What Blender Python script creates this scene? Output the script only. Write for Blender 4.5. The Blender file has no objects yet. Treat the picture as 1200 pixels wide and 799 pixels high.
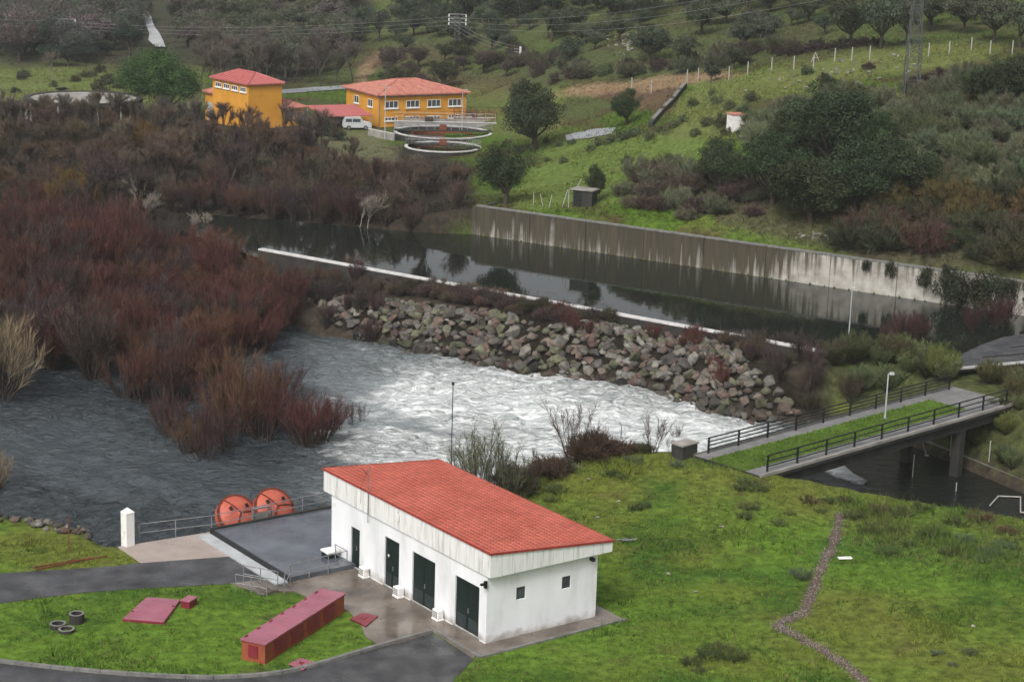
import bpy, bmesh, math, random
import numpy as np
from mathutils import Vector, Matrix

scene = bpy.context.scene
COL = scene.collection
R = math.radians
rnd = random.Random(7)
rng = np.random.default_rng(7)

# ------------------------------------------------------------------ camera, sky, sun, exposure
CH = 38.0; FPX = 2300.0; TH = R(13.55); RO = R(1.8)
cT, sT, cR, sR = math.cos(TH), math.sin(TH), math.cos(RO), math.sin(RO)
cam_d = bpy.data.cameras.new('camera'); cam = bpy.data.objects.new('camera', cam_d); COL.objects.link(cam)
cam_d.sensor_width = 36; cam_d.lens = FPX / 1200 * 36; cam_d.clip_end = 6000; cam_d.clip_start = 1
fw = Vector((0, cT, -sT)); dn = Vector((0, -sT, -cT)); rt = Vector((1, 0, 0))
rx = rt * cR - dn * sR; dx = rt * sR + dn * cR
M3 = Matrix((rx, -dx, -fw)).transposed().to_4x4(); M3.translation = (0, 0, CH)
cam.matrix_world = M3
scene.camera = cam

SUN_EL, SUN_AZ = R(48), R(205)      # azimuth clockwise from +Y
w = bpy.data.worlds.new('World'); scene.world = w; w.use_nodes = True
nt = w.node_tree; nt.nodes.clear()
sky = nt.nodes.new('ShaderNodeTexSky'); sky.sky_type = 'NISHITA'; sky.sun_disc = False
sky.sun_elevation = SUN_EL; sky.sun_rotation = SUN_AZ; sky.dust_density = 6; sky.air_density = 1.0
hsv = nt.nodes.new('ShaderNodeHueSaturation'); hsv.inputs['Saturation'].default_value = 0.22
bg = nt.nodes.new('ShaderNodeBackground'); bg.inputs['Strength'].default_value = 0.125
wo = nt.nodes.new('ShaderNodeOutputWorld')
nt.links.new(sky.outputs[0], hsv.inputs['Color']); nt.links.new(hsv.outputs[0], bg.inputs[0]); nt.links.new(bg.outputs[0], wo.inputs[0])
sd = bpy.data.lights.new('sun', 'SUN'); sd.energy = 1.5; sd.angle = R(16); sd.color = (1, 0.97, 0.93)
sun = bpy.data.objects.new('sun', sd); COL.objects.link(sun)
sdir = Vector((math.sin(SUN_AZ) * math.cos(SUN_EL), math.cos(SUN_AZ) * math.cos(SUN_EL), math.sin(SUN_EL)))
sun.rotation_euler = sdir.to_track_quat('Z', 'Y').to_euler()
scene.view_settings.view_transform = 'Standard'; scene.view_settings.look = 'None'
scene.view_settings.exposure = 0.42; scene.view_settings.gamma = 1.0
scene.cycles.max_bounces = 6; scene.cycles.diffuse_bounces = 2; scene.cycles.glossy_bounces = 3
scene.cycles.volume_bounces = 1; scene.cycles.transparent_max_bounces = 4

# ------------------------------------------------------------------ pixel <-> world helpers (photo pixels, 1200 x 799)
def ray(px, py):
    a = px - 600; b = py - 399.5
    u = (a * cR + b * sR) / FPX; v = (-a * sR + b * cR) / FPX
    return np.array([u, cT - v * sT, -sT - v * cT])
def P(px, py, z=0.0):
    d = ray(px, py); t = (z - CH) / d[2]; return np.array([0, 0, CH]) + t * d
def PD(px, py, D):
    d = ray(px, py); return np.array([0, 0, CH]) + d / d[1] * D
def proj(x, y, z):
    z = z - CH; f = y * cT - z * sT; v = (-y * sT - z * cT) / f * FPX; u = x / f * FPX
    return 600 + u * cR - v * sR, 399.5 + u * sR + v * cR, f
def inpoly(x, y, poly):
    x = np.asarray(x, float); y = np.asarray(y, float); r = np.zeros(x.shape, bool); n = len(poly)
    for i in range(n):
        x0, y0 = poly[i][:2]; x1, y1 = poly[(i + 1) % n][:2]
        c = (y0 > y) != (y1 > y)
        with np.errstate(divide='ignore', invalid='ignore'):
            r ^= c & (x < (x1 - x0) * (y - y0) / (y1 - y0 + 1e-12) + x0)
    return r
def sdist(x, y, poly, closed=True):
    x = np.asarray(x, float); y = np.asarray(y, float); d = np.full(x.shape, 1e9); n = len(poly)
    for i in range(n if closed else n - 1):
        a = np.array(poly[i][:2], float); b = np.array(poly[(i + 1) % n][:2], float); e = b - a
        t = np.clip(((x - a[0]) * e[0] + (y - a[1]) * e[1]) / (e @ e + 1e-12), 0, 1)
        d = np.minimum(d, np.hypot(x - a[0] - t * e[0], y - a[1] - t * e[1]))
    return np.where(inpoly(x, y, poly), -d, d) if closed else d
def sstep(a, b, x):
    t = np.clip((x - a) / (b - a), 0, 1); return t * t * (3 - 2 * t)
_tab = np.random.default_rng(3).random((256, 256))
def vnoise(x, y):
    xi = np.floor(x).astype(int); yi = np.floor(y).astype(int); fx = x - xi; fy = y - yi
    fx = fx * fx * (3 - 2 * fx); fy = fy * fy * (3 - 2 * fy); x0, x1, y0, y1 = xi & 255, (xi + 1) & 255, yi & 255, (yi + 1) & 255
    return (_tab[x0, y0] * (1 - fx) + _tab[x1, y0] * fx) * (1 - fy) + (_tab[x0, y1] * (1 - fx) + _tab[x1, y1] * fx) * fy
def fbm(x, y, s, o=4, off=0.0):
    r = 0; a = 0.5; x = np.asarray(x) / s + off * 17.3; y = np.asarray(y) / s + off * 9.1
    for i in range(o):
        r = r + a * vnoise(x, y); x = x * 2.03 + 5.2; y = y * 2.03 + 1.3; a *= 0.5
    return r / (1 - 0.5 ** o)

# ------------------------------------------------------------------ object helpers
def link(o, parent=None):
    COL.objects.link(o)
    if parent is not None: o.parent = parent
    return o
def tag(o, label=None, cat=None, group=None, kind=None):
    if label: o['label'] = label
    if cat: o['category'] = cat
    if group: o['group'] = group
    if kind: o['kind'] = kind
    return o
def thing(name, label, cat, loc=(0, 0, 0), rz=0.0, group=None):
    o = bpy.data.objects.new(name, None); o.empty_display_size = 0.3; link(o)
    o.location = tuple(float(q) for q in loc); o.rotation_euler = (0, 0, rz); return tag(o, label, cat, group)
def nmesh(name, V, Fc, mat, smooth=False, attrs=None, k=3):
    V = np.ascontiguousarray(V, np.float32); Fc = np.ascontiguousarray(Fc, np.int32)
    me = bpy.data.meshes.new(name); me.vertices.add(len(V)); me.vertices.foreach_set('co', V.ravel())
    n = len(Fc); me.loops.add(n * k); me.loops.foreach_set('vertex_index', Fc.ravel())
    me.polygons.add(n); me.polygons.foreach_set('loop_start', np.arange(0, n * k, k, dtype=np.int32))
    me.polygons.foreach_set('loop_total', np.full(n, k, np.int32))
    if smooth: me.polygons.foreach_set('use_smooth', np.ones(n, bool))
    me.update(calc_edges=True)
    for an, av in (attrs or {}).items():
        av = np.asarray(av, np.float32)
        if av.ndim == 1:
            at = me.attributes.new(an, 'FLOAT', 'POINT'); at.data.foreach_set('value', av)
        else:
            at = me.attributes.new(an, 'FLOAT_COLOR', 'POINT')
            at.data.foreach_set('color', np.c_[av, np.ones(len(av))].astype(np.float32).ravel())
    if mat: me.materials.append(mat)
    return me
def mobj(name, me, parent=None): return link(bpy.data.objects.new(name, me), parent)
class MB:
    def __init__(s): s.v = []; s.f = []
    def box(s, x0, y0, z0, x1, y1, z1):
        n = len(s.v); s.v += [(x0, y0, z0), (x1, y0, z0), (x1, y1, z0), (x0, y1, z0), (x0, y0, z1), (x1, y0, z1), (x1, y1, z1), (x0, y1, z1)]
        s.f += [[n + i for i in q] for q in ((3, 2, 1, 0), (4, 5, 6, 7), (0, 1, 5, 4), (1, 2, 6, 5), (2, 3, 7, 6), (3, 0, 4, 7))]; return s
    def tube(s, p0, p1, r0, r1=None, n=6, cap=True):
        r1 = r0 if r1 is None else r1; p0 = Vector(p0); p1 = Vector(p1); d = p1 - p0
        if d.length < 1e-6: return s
        d.normalize(); a = d.orthogonal().normalized(); b = d.cross(a); k = len(s.v)
        for p, r in ((p0, r0), (p1, r1)):
            for i in range(n):
                t = 2 * math.pi * i / n; s.v.append(tuple(p + (a * math.cos(t) + b * math.sin(t)) * r))
        for i in range(n): j = (i + 1) % n; s.f.append([k + i, k + j, k + n + j, k + n + i])
        if cap: s.f.append([k + n - 1 - i for i in range(n)]); s.f.append([k + n + i for i in range(n)])
        return s
    def path(s, pts, r, n=6):
        for a, b in zip(pts, pts[1:]): s.tube(a, b, r, r, n)
        return s
    def bar(s, p0, p1, wd, ht):
        p0 = Vector(p0); p1 = Vector(p1); d = (p1 - p0).normalized(); a = d.cross(Vector((0, 0, 1)))
        a = a.normalized() if a.length > 1e-3 else Vector((1, 0, 0)); b = a.cross(d).normalized(); k = len(s.v)
        for p in (p0, p1):
            for x, y in ((-1, -1), (1, -1), (1, 1), (-1, 1)): s.v.append(tuple(p + a * x * wd / 2 + b * y * ht / 2))
        s.f += [[k + i for i in q] for q in ((3, 2, 1, 0), (4, 5, 6, 7), (0, 1, 5, 4), (1, 2, 6, 5), (2, 3, 7, 6), (3, 0, 4, 7))]; return s
    def prism(s, pts, z0, z1):            # pts: list of (x,y); z may be lists
        n = len(pts); k = len(s.v)
        if sum(pts[i][0] * pts[(i + 1) % n][1] - pts[(i + 1) % n][0] * pts[i][1] for i in range(n)) < 0: pts = pts[::-1]
        s.v += [(p[0], p[1], z0) for p in pts] + [(p[0], p[1], z1) for p in pts]
        s.f.append([k + n - 1 - i for i in range(n)]); s.f.append([k + n + i for i in range(n)])
        for i in range(n): j = (i + 1) % n; s.f.append([k + i, k + j, k + n + j, k + n + i])
        return s
    def poly(s, pts):
        k = len(s.v); s.v += [tuple(p) for p in pts]; s.f.append([k + i for i in range(len(pts))]); return s
    def ring(s, c, r0, r1, z0, z1, n=40, a0=0, a1=2 * math.pi):
        k = len(s.v); full = abs(a1 - a0 - 2 * math.pi) < 1e-6; m = n if full else n + 1
        for i in range(m):
            t = a0 + (a1 - a0) * i / n; cx, sx = math.cos(t), math.sin(t)
            s.v += [(c[0] + r0 * cx, c[1] + r0 * sx, z0), (c[0] + r1 * cx, c[1] + r1 * sx, z0), (c[0] + r1 * cx, c[1] + r1 * sx, z1), (c[0] + r0 * cx, c[1] + r0 * sx, z1)]
        for i in range(n):
            a = k + 4 * i; b = k + 4 * ((i + 1) % m)
            for q in range(4): s.f.append([a + q, a + (q + 1) % 4, b + (q + 1) % 4, b + q][::-1])
        return s
    def mesh(s, name, mat, smooth=False, bevel=0):
        me = bpy.data.meshes.new(name); me.from_pydata(s.v, [], s.f)
        bm = bmesh.new(); bm.from_mesh(me)
        if bevel: bmesh.ops.bevel(bm, geom=bm.edges[:], offset=bevel, segments=1, affect='EDGES')
        bmesh.ops.recalc_face_normals(bm, faces=bm.faces); bm.to_mesh(me); bm.free()
        if mat: me.materials.append(mat)
        if smooth: me.polygons.foreach_set('use_smooth', [True] * len(me.polygons))
        return me
    def build(s, name, mat, parent=None, smooth=False, bevel=0): return mobj(name, s.mesh(name, mat, smooth, bevel), parent)

# ------------------------------------------------------------------ materials
MATS = {}
def mat(name, cols, scale=3.0, rough=0.8, bump=0.0, bscale=None, detail=5, spec=0.3, metal=0.0, stretch=(1, 1, 1), objcol=False, attr=None, vcol=None, coord='Object', rrange=0.0, contrast=(0.3, 0.7)):
    m = bpy.data.materials.new(name); m.use_nodes = True; t = m.node_tree; b = t.nodes['Principled BSDF']; MATS[name] = m
    b.inputs['Roughness'].default_value = rough; b.inputs['Specular IOR Level'].default_value = spec; b.inputs['Metallic'].default_value = metal
    tc = t.nodes.new('ShaderNodeTexCoord'); mp = t.nodes.new('ShaderNodeMapping'); mp.inputs['Scale'].default_value = stretch
    if coord == 'World':
        g = t.nodes.new('ShaderNodeNewGeometry'); t.links.new(g.outputs['Position'], mp.inputs[0])
    else: t.links.new(tc.outputs[coord], mp.inputs[0])
    nz = t.nodes.new('ShaderNodeTexNoise'); nz.inputs['Scale'].default_value = scale; nz.inputs['Detail'].default_value = detail; nz.inputs['Roughness'].default_value = 0.6
    t.links.new(mp.outputs[0], nz.inputs['Vector'])
    cr = t.nodes.new('ShaderNodeValToRGB'); el = cr.color_ramp.elements; n = len(cols); lo, hi = contrast
    while len(el) < n: el.new(0.5)
    for i, c in enumerate(cols):
        el[i].position = lo + (hi - lo) * i / max(1, n - 1); el[i].color = (*c, 1)
    t.links.new(nz.outputs['Fac'], cr.inputs[0]); out = cr.outputs[0]
    def mul(a, bsock):
        mx = t.nodes.new('ShaderNodeMix'); mx.data_type = 'RGBA'; mx.blend_type = 'MULTIPLY'; mx.inputs[0].default_value = 1
        t.links.new(a, mx.inputs[6]); t.links.new(bsock, mx.inputs[7]); return mx.outputs[2]
    if objcol:
        oi = t.nodes.new('ShaderNodeObjectInfo'); out = mul(out, oi.outputs['Color'])
    for an in (attr, vcol):
        if an:
            a = t.nodes.new('ShaderNodeAttribute'); a.attribute_name = an; out = mul(out, a.outputs['Color'])
    t.links.new(out, b.inputs['Base Color'])
    if rrange:
        mr = t.nodes.new('ShaderNodeMapRange'); mr.inputs[1].default_value = 0.35; mr.inputs[2].default_value = 0.65
        mr.inputs[3].default_value = max(0.03, rough - rrange); mr.inputs[4].default_value = min(1, rough + rrange)
        n2 = t.nodes.new('ShaderNodeTexNoise'); n2.inputs['Scale'].default_value = scale * 0.6; n2.inputs['Detail'].default_value = 4
        t.links.new(mp.outputs[0], n2.inputs['Vector']); t.links.new(n2.outputs['Fac'], mr.inputs[0]); t.links.new(mr.outputs[0], b.inputs['Roughness'])
    if bump:
        n3 = t.nodes.new('ShaderNodeTexNoise'); n3.inputs['Scale'].default_value = bscale or scale * 4; n3.inputs['Detail'].default_value = 4
        t.links.new(mp.outputs[0], n3.inputs['Vector'])
        bp = t.nodes.new('ShaderNodeBump'); bp.inputs['Strength'].default_value = bump; bp.inputs['Distance'].default_value = 0.05
        t.links.new(n3.outputs['Fac'], bp.inputs['Height']); t.links.new(bp.outputs[0], b.inputs['Normal'])
    return m
def g3(v): return (v, v, v)
m_ground = mat('ground_mat', [g3(.45), g3(.95), g3(1.5)], scale=1.7, rough=.95, bump=.5, bscale=6, vcol='col', coord='World', spec=.1, detail=8)
m_grass = mat('grass_mat', [g3(.75), g3(1.25)], scale=.6, rough=.7, attr='col', coord='World', spec=.15)
m_asph = mat('asphalt_mat', [(.022, .022, .024), (.045, .045, .048), (.075, .073, .075)], scale=.7, rough=.38, rrange=.22, bump=.15, bscale=25, coord='World', detail=8)
m_conc = mat('wet_concrete_mat', [(.06, .048, .040), (.14, .115, .095), (.22, .19, .165)], scale=.45, rough=.24, rrange=.2, bump=.04, bscale=20, coord='World', detail=8)
m_pink = mat('pink_concrete_mat', [(.26, .21, .185), (.36, .30, .265)], scale=.6, rough=.35, rrange=.2, bump=.05, coord='World', detail=8)
m_white = mat('white_paint_mat', [(.56, .57, .57), (.72, .73, .745), (.77, .78, .80)], scale=.7, rough=.65, bump=.05, bscale=12, stretch=(1, 1, .35), detail=7)
m_panel = mat('fascia_mat', [(.34, .34, .31), (.58, .58, .56), (.70, .70, .69)], scale=1.6, rough=.6, stretch=(2.2, 2.2, .25), coord='World', detail=8, contrast=(.28, .52))
m_dirty = mat('dirty_white_mat', [(.30, .27, .22), (.62, .60, .56), (.72, .71, .69)], scale=1.5, rough=.7, detail=8, coord='World', contrast=(.3, .5))
m_trim = mat('red_trim_mat', [(.22, .03, .025), (.30, .045, .035)], scale=2, rough=.5)
m_door = mat('green_door_mat', [(.006, .013, .012), (.010, .02, .018)], scale=2, rough=.45, spec=.25)
m_louv = mat('door_louvre_mat', [(.025, .035, .035), (.04, .052, .052)], scale=3, rough=.5)
m_steel = mat('galvanised_mat', [(.16, .165, .17), (.28, .285, .29)], scale=4, rough=.5, metal=.35)
m_pyl = mat('weathered_steel_mat', [(.07, .075, .075), (.12, .125, .125)], scale=3, rough=.6, metal=.3)
m_black = mat('black_paint_mat', [(.008, .009, .010), (.018, .019, .02)], scale=4, rough=.5)
m_slab = mat('wet_roof_mat', [(.05, .055, .066), (.08, .088, .105), (.11, .12, .14)], scale=.5, rough=.16, rrange=.14, coord='World', detail=8, spec=.5)
m_lgrey = mat('light_concrete_mat', [(.30, .32, .33), (.44, .46, .47)], scale=.9, rough=.6, coord='World', detail=8)
m_orange = mat('orange_steel_mat', [(.22, .045, .028), (.38, .085, .055), (.44, .115, .075)], scale=1.2, rough=.5, detail=7)
m_orust = mat('rusty_orange_mat', [(.06, .018, .012), (.16, .035, .02)], scale=2, rough=.75)
m_mag = mat('magenta_lid_mat', [(.24, .075, .105), (.33, .11, .15)], scale=.8, rough=.30, rrange=.12, coord='World')
m_magd = mat('dark_red_mat', [(.14, .015, .025), (.20, .025, .04)], scale=2, rough=.4)
m_brick = mat('box_wall_mat', [(.20, .05, .025), (.30, .075, .035)], scale=2.5, rough=.75, bump=.1, coord='World')
m_kerb = mat('kerb_mat', [(.10, .10, .095), (.20, .195, .18)], scale=2, rough=.8, bump=.2, coord='World')
m_cap = mat('cap_mat', [(.38, .37, .36), (.55, .54, .53)], scale=1.5, rough=.7, coord='World', detail=7)
m_rock = mat('rock_mat', [g3(.45), g3(.9), (1.15, 1.15, 1.0)], scale=2.2, rough=.85, bump=.5, bscale=7, objcol=True, detail=8)
m_rockv = mat('rock_fill_mat', [g3(.5), g3(1.1)], scale=2.2, rough=.9, bump=.5, bscale=7, vcol='col', coord='World', detail=8)
m_gravel = mat('gravel_mat', [g3(.7), g3(1.2)], scale=9, rough=.9, vcol='col', coord='World')
m_twig = mat('twig_mat', [g3(.75), g3(1.3)], scale=.35, rough=.8, attr='v', objcol=True, coord='Object', spec=.15)
m_bark = mat('bark_mat', [(.035, .028, .022), (.085, .07, .058)], scale=4, rough=.9, bump=.4, spec=.1)
m_stem = mat('stem_mat', [(.03, .022, .02), (.075, .055, .048)], scale=2, rough=.9, spec=.1)
m_pale = mat('pale_branch_mat', [(.16, .14, .115), (.28, .25, .215)], scale=3, rough=.9, spec=.1)
m_leaf = mat('leaf_mat', [g3(.7), g3(1.25)], scale=.4, rough=.85, attr='v', objcol=True, coord='Object', spec=.06)
m_yel = mat('ochre_render_mat', [(.48, .215, .022), (.56, .265, .032), (.60, .29, .045)], scale=.5, rough=.85, detail=7, coord='World')
m_rtile = mat('terracotta_mat', [(.26, .10, .075), (.40, .155, .115), (.46, .20, .155)], scale=1.4, rough=.8, bump=.3, bscale=8, detail=8, coord='World')
m_glass = mat('window_glass_mat', [(.03, .035, .04), (.09, .10, .115)], scale=1.2, rough=.12, spec=.6)
m_wframe = mat('window_frame_mat', [(.62, .61, .58), (.72, .71, .69)], scale=3, rough=.6)
m_carp = mat('carport_roof_mat', [(.34, .09, .085), (.42, .125, .115)], scale=2, rough=.5)
m_tank = mat('tank_concrete_mat', [(.16, .15, .135), (.26, .245, .225), (.34, .32, .29)], scale=.5, rough=.85, detail=8, coord='World')
m_car = mat('van_paint_mat', [(.40, .41, .42), (.48, .49, .50)], scale=1, rough=.3, spec=.5)
m_tyre = mat('tyre_mat', [(.012, .012, .012), (.025, .025, .025)], scale=5, rough=.9)
m_wire = mat('cable_mat', [(.24, .25, .25), (.30, .31, .31)], scale=2, rough=.5)
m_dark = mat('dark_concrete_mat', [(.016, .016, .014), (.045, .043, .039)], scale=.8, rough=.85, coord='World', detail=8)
m_post = mat('concrete_post_mat', [(.28, .27, .25), (.38, .37, .35)], scale=3, rough=.85)
m_bdeck = mat('bridge_path_mat', [(.12, .12, .118), (.20, .195, .19)], scale=.8, rough=.5, rrange=.2, coord='World', detail=8)
m_pool = mat('tank_water_mat', [(.03, .03, .02), (.07, .065, .04)], scale=.6, rough=.15, coord='World')
m_rust = mat('rust_mat', [(.10, .03, .015), (.19, .06, .03)], scale=4, rough=.9)
m_paving = mat('far_road_mat', [(.22, .23, .25), (.30, .31, .33)], scale=.3, rough=.3, coord='World', detail=7)
m_foamjet = mat('foam_mat', [(.66, .68, .70), (.80, .81, .82)], scale=2, rough=.7, bump=.5, bscale=5, coord='World')
def splash(m, z0=.05, z1=.75):
    t = m.node_tree; b = t.nodes['Principled BSDF']; L = t.links.new; src = b.inputs['Base Color'].links[0].from_socket
    tc = t.nodes.new('ShaderNodeTexCoord'); sp = t.nodes.new('ShaderNodeSeparateXYZ'); L(tc.outputs['Object'], sp.inputs[0])
    nz = t.nodes.new('ShaderNodeTexNoise'); nz.inputs['Scale'].default_value = 1.6; nz.inputs['Detail'].default_value = 8; L(tc.outputs['Object'], nz.inputs['Vector'])
    mr = t.nodes.new('ShaderNodeMapRange'); mr.inputs[1].default_value = z0; mr.inputs[2].default_value = z1; mr.inputs[3].default_value = .62; mr.inputs[4].default_value = 0; L(sp.outputs['Z'], mr.inputs[0])
    ad = t.nodes.new('ShaderNodeMath'); ad.operation = 'ADD'; L(nz.outputs['Fac'], ad.inputs[0]); L(mr.outputs[0], ad.inputs[1])
    m2 = t.nodes.new('ShaderNodeMapRange'); m2.inputs[1].default_value = .72; m2.inputs[2].default_value = 1.15; m2.inputs[4].default_value = .75; L(ad.outputs[0], m2.inputs[0])
    mx = t.nodes.new('ShaderNodeMix'); mx.data_type = 'RGBA'; L(m2.outputs[0], mx.inputs[0]); L(src, mx.inputs[6]); mx.inputs[7].default_value = (.23, .20, .155, 1); L(mx.outputs[2], b.inputs['Base Color'])
splash(m_white)
def custom(name):
    m = bpy.data.materials.new(name); m.use_nodes = True; return m, m.node_tree, m.node_tree.nodes['Principled BSDF']
def N(t, typ, **kw):
    n = t.nodes.new(typ)
    for k, v in kw.items():
        if k.startswith('i_'): n.inputs[k[2:].replace('_', ' ')].default_value = v
        else: setattr(n, k, v)
    return n
# stained retaining-wall concrete: algae runs hang down from the coping, longer on the older bays
def wall_stain():
    m, t, b = custom('stained_wall_mat'); L = t.links.new
    tc = N(t, 'ShaderNodeTexCoord'); sp = N(t, 'ShaderNodeSeparateXYZ'); L(tc.outputs['Object'], sp.inputs[0])
    mp = N(t, 'ShaderNodeMapping'); mp.inputs['Scale'].default_value = (1.0, 1, .035); L(tc.outputs['Object'], mp.inputs[0])
    n1 = N(t, 'ShaderNodeTexNoise', i_Scale=1.1, i_Detail=7.0, i_Roughness=.7); L(mp.outputs[0], n1.inputs['Vector'])
    mp2 = N(t, 'ShaderNodeMapping'); mp2.inputs['Scale'].default_value = (.07, 1, .0); L(tc.outputs['Object'], mp2.inputs[0])
    n2 = N(t, 'ShaderNodeTexNoise', i_Scale=1.0, i_Detail=2.0); L(mp2.outputs[0], n2.inputs['Vector'])
    # height 0 at water .. 1 at top ; x grows towards the newer bays
    h = N(t, 'ShaderNodeMapRange'); h.inputs[1].default_value = 0; h.inputs[2].default_value = 3.1; h.inputs[4].default_value = .42; L(sp.outputs['Z'], h.inputs[0])
    xr = N(t, 'ShaderNodeMapRange'); xr.inputs[1].default_value = 34; xr.inputs[2].default_value = 40; xr.inputs[3].default_value = .26; xr.inputs[4].default_value = -.30; L(sp.outputs['X'], xr.inputs[0])
    a = N(t, 'ShaderNodeMath', operation='MULTIPLY_ADD'); a.inputs[1].default_value = 2.8; a.inputs[2].default_value = -.92; L(n1.outputs['Fac'], a.inputs[0])
    s1 = N(t, 'ShaderNodeMath', operation='ADD'); L(a.outputs[0], s1.inputs[0]); L(h.outputs[0], s1.inputs[1])
    s2 = N(t, 'ShaderNodeMath', operation='ADD'); L(s1.outputs[0], s2.inputs[0]); L(xr.outputs[0], s2.inputs[1])
    s3 = N(t, 'ShaderNodeMath', operation='MULTIPLY_ADD'); s3.inputs[1].default_value = .5; L(n2.outputs['Fac'], s3.inputs[0]); L(s2.outputs[0], s3.inputs[2])
    mk = N(t, 'ShaderNodeMapRange'); mk.inputs[1].default_value = .70; mk.inputs[2].default_value = 1.05; L(s3.outputs[0], mk.inputs[0])
    n3 = N(t, 'ShaderNodeTexNoise', i_Scale=.8, i_Detail=8.0); L(tc.outputs['Object'], n3.inputs['Vector'])
    c1 = N(t, 'ShaderNodeValToRGB'); c1.color_ramp.elements[0].position = .3; c1.color_ramp.elements[0].color = (.20, .185, .16, 1); c1.color_ramp.elements[1].position = .65; c1.color_ramp.elements[1].color = (.42, .40, .36, 1); L(n3.outputs['Fac'], c1.inputs[0])
    c2 = N(t, 'ShaderNodeValToRGB'); c2.color_ramp.elements[0].position = .3; c2.color_ramp.elements[0].color = (.020, .018, .012, 1); c2.color_ramp.elements[1].position = .7; c2.color_ramp.elements[1].color = (.075, .060, .036, 1); L(n1.outputs['Fac'], c2.inputs[0])
    mx = N(t, 'ShaderNodeMix', data_type='RGBA'); L(mk.outputs[0], mx.inputs[0]); L(c1.outputs[0], mx.inputs[6]); L(c2.outputs[0], mx.inputs[7])
    L(mx.outputs[2], b.inputs['Base Color']); b.inputs['Roughness'].default_value = .85
    return m
m_stain = wall_stain()
def tile_mat():
    m, t, b = custom('coral_tile_mat'); L = t.links.new
    tc = N(t, 'ShaderNodeTexCoord'); at = N(t, 'ShaderNodeAttribute', attribute_name='v')
    n = N(t, 'ShaderNodeTexNoise', i_Scale=.5, i_Detail=6.0); L(tc.outputs['Object'], n.inputs['Vector'])
    c = N(t, 'ShaderNodeValToRGB'); c.color_ramp.elements[0].position = .3; c.color_ramp.elements[0].color = (.50, .115, .075, 1); c.color_ramp.elements[1].position = .7; c.color_ramp.elements[1].color = (.64, .17, .12, 1); L(n.outputs['Fac'], c.inputs[0])
    mx = N(t, 'ShaderNodeMix', data_type='RGBA', blend_type='MULTIPLY'); mx.inputs[0].default_value = 1; L(c.outputs[0], mx.inputs[6]); L(at.outputs['Color'], mx.inputs[7])
    n5 = N(t, 'ShaderNodeTexNoise', i_Scale=1.3, i_Detail=9.0, i_Roughness=.7); L(tc.outputs['Object'], n5.inputs['Vector']); r5 = N(t, 'ShaderNodeMapRange'); r5.inputs[1].default_value = .56; r5.inputs[2].default_value = .74; r5.inputs[4].default_value = .38; L(n5.outputs['Fac'], r5.inputs[0])
    m5 = N(t, 'ShaderNodeMix', data_type='RGBA'); L(r5.outputs[0], m5.inputs[0]); L(mx.outputs[2], m5.inputs[6]); m5.inputs[7].default_value = (.24, .11, .08, 1); mx = m5
    L(mx.outputs[2], b.inputs['Base Color']); b.inputs['Roughness'].default_value = .55; b.inputs['Specular IOR Level'].default_value = .3
    return m
m_tile = tile_mat()
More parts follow.
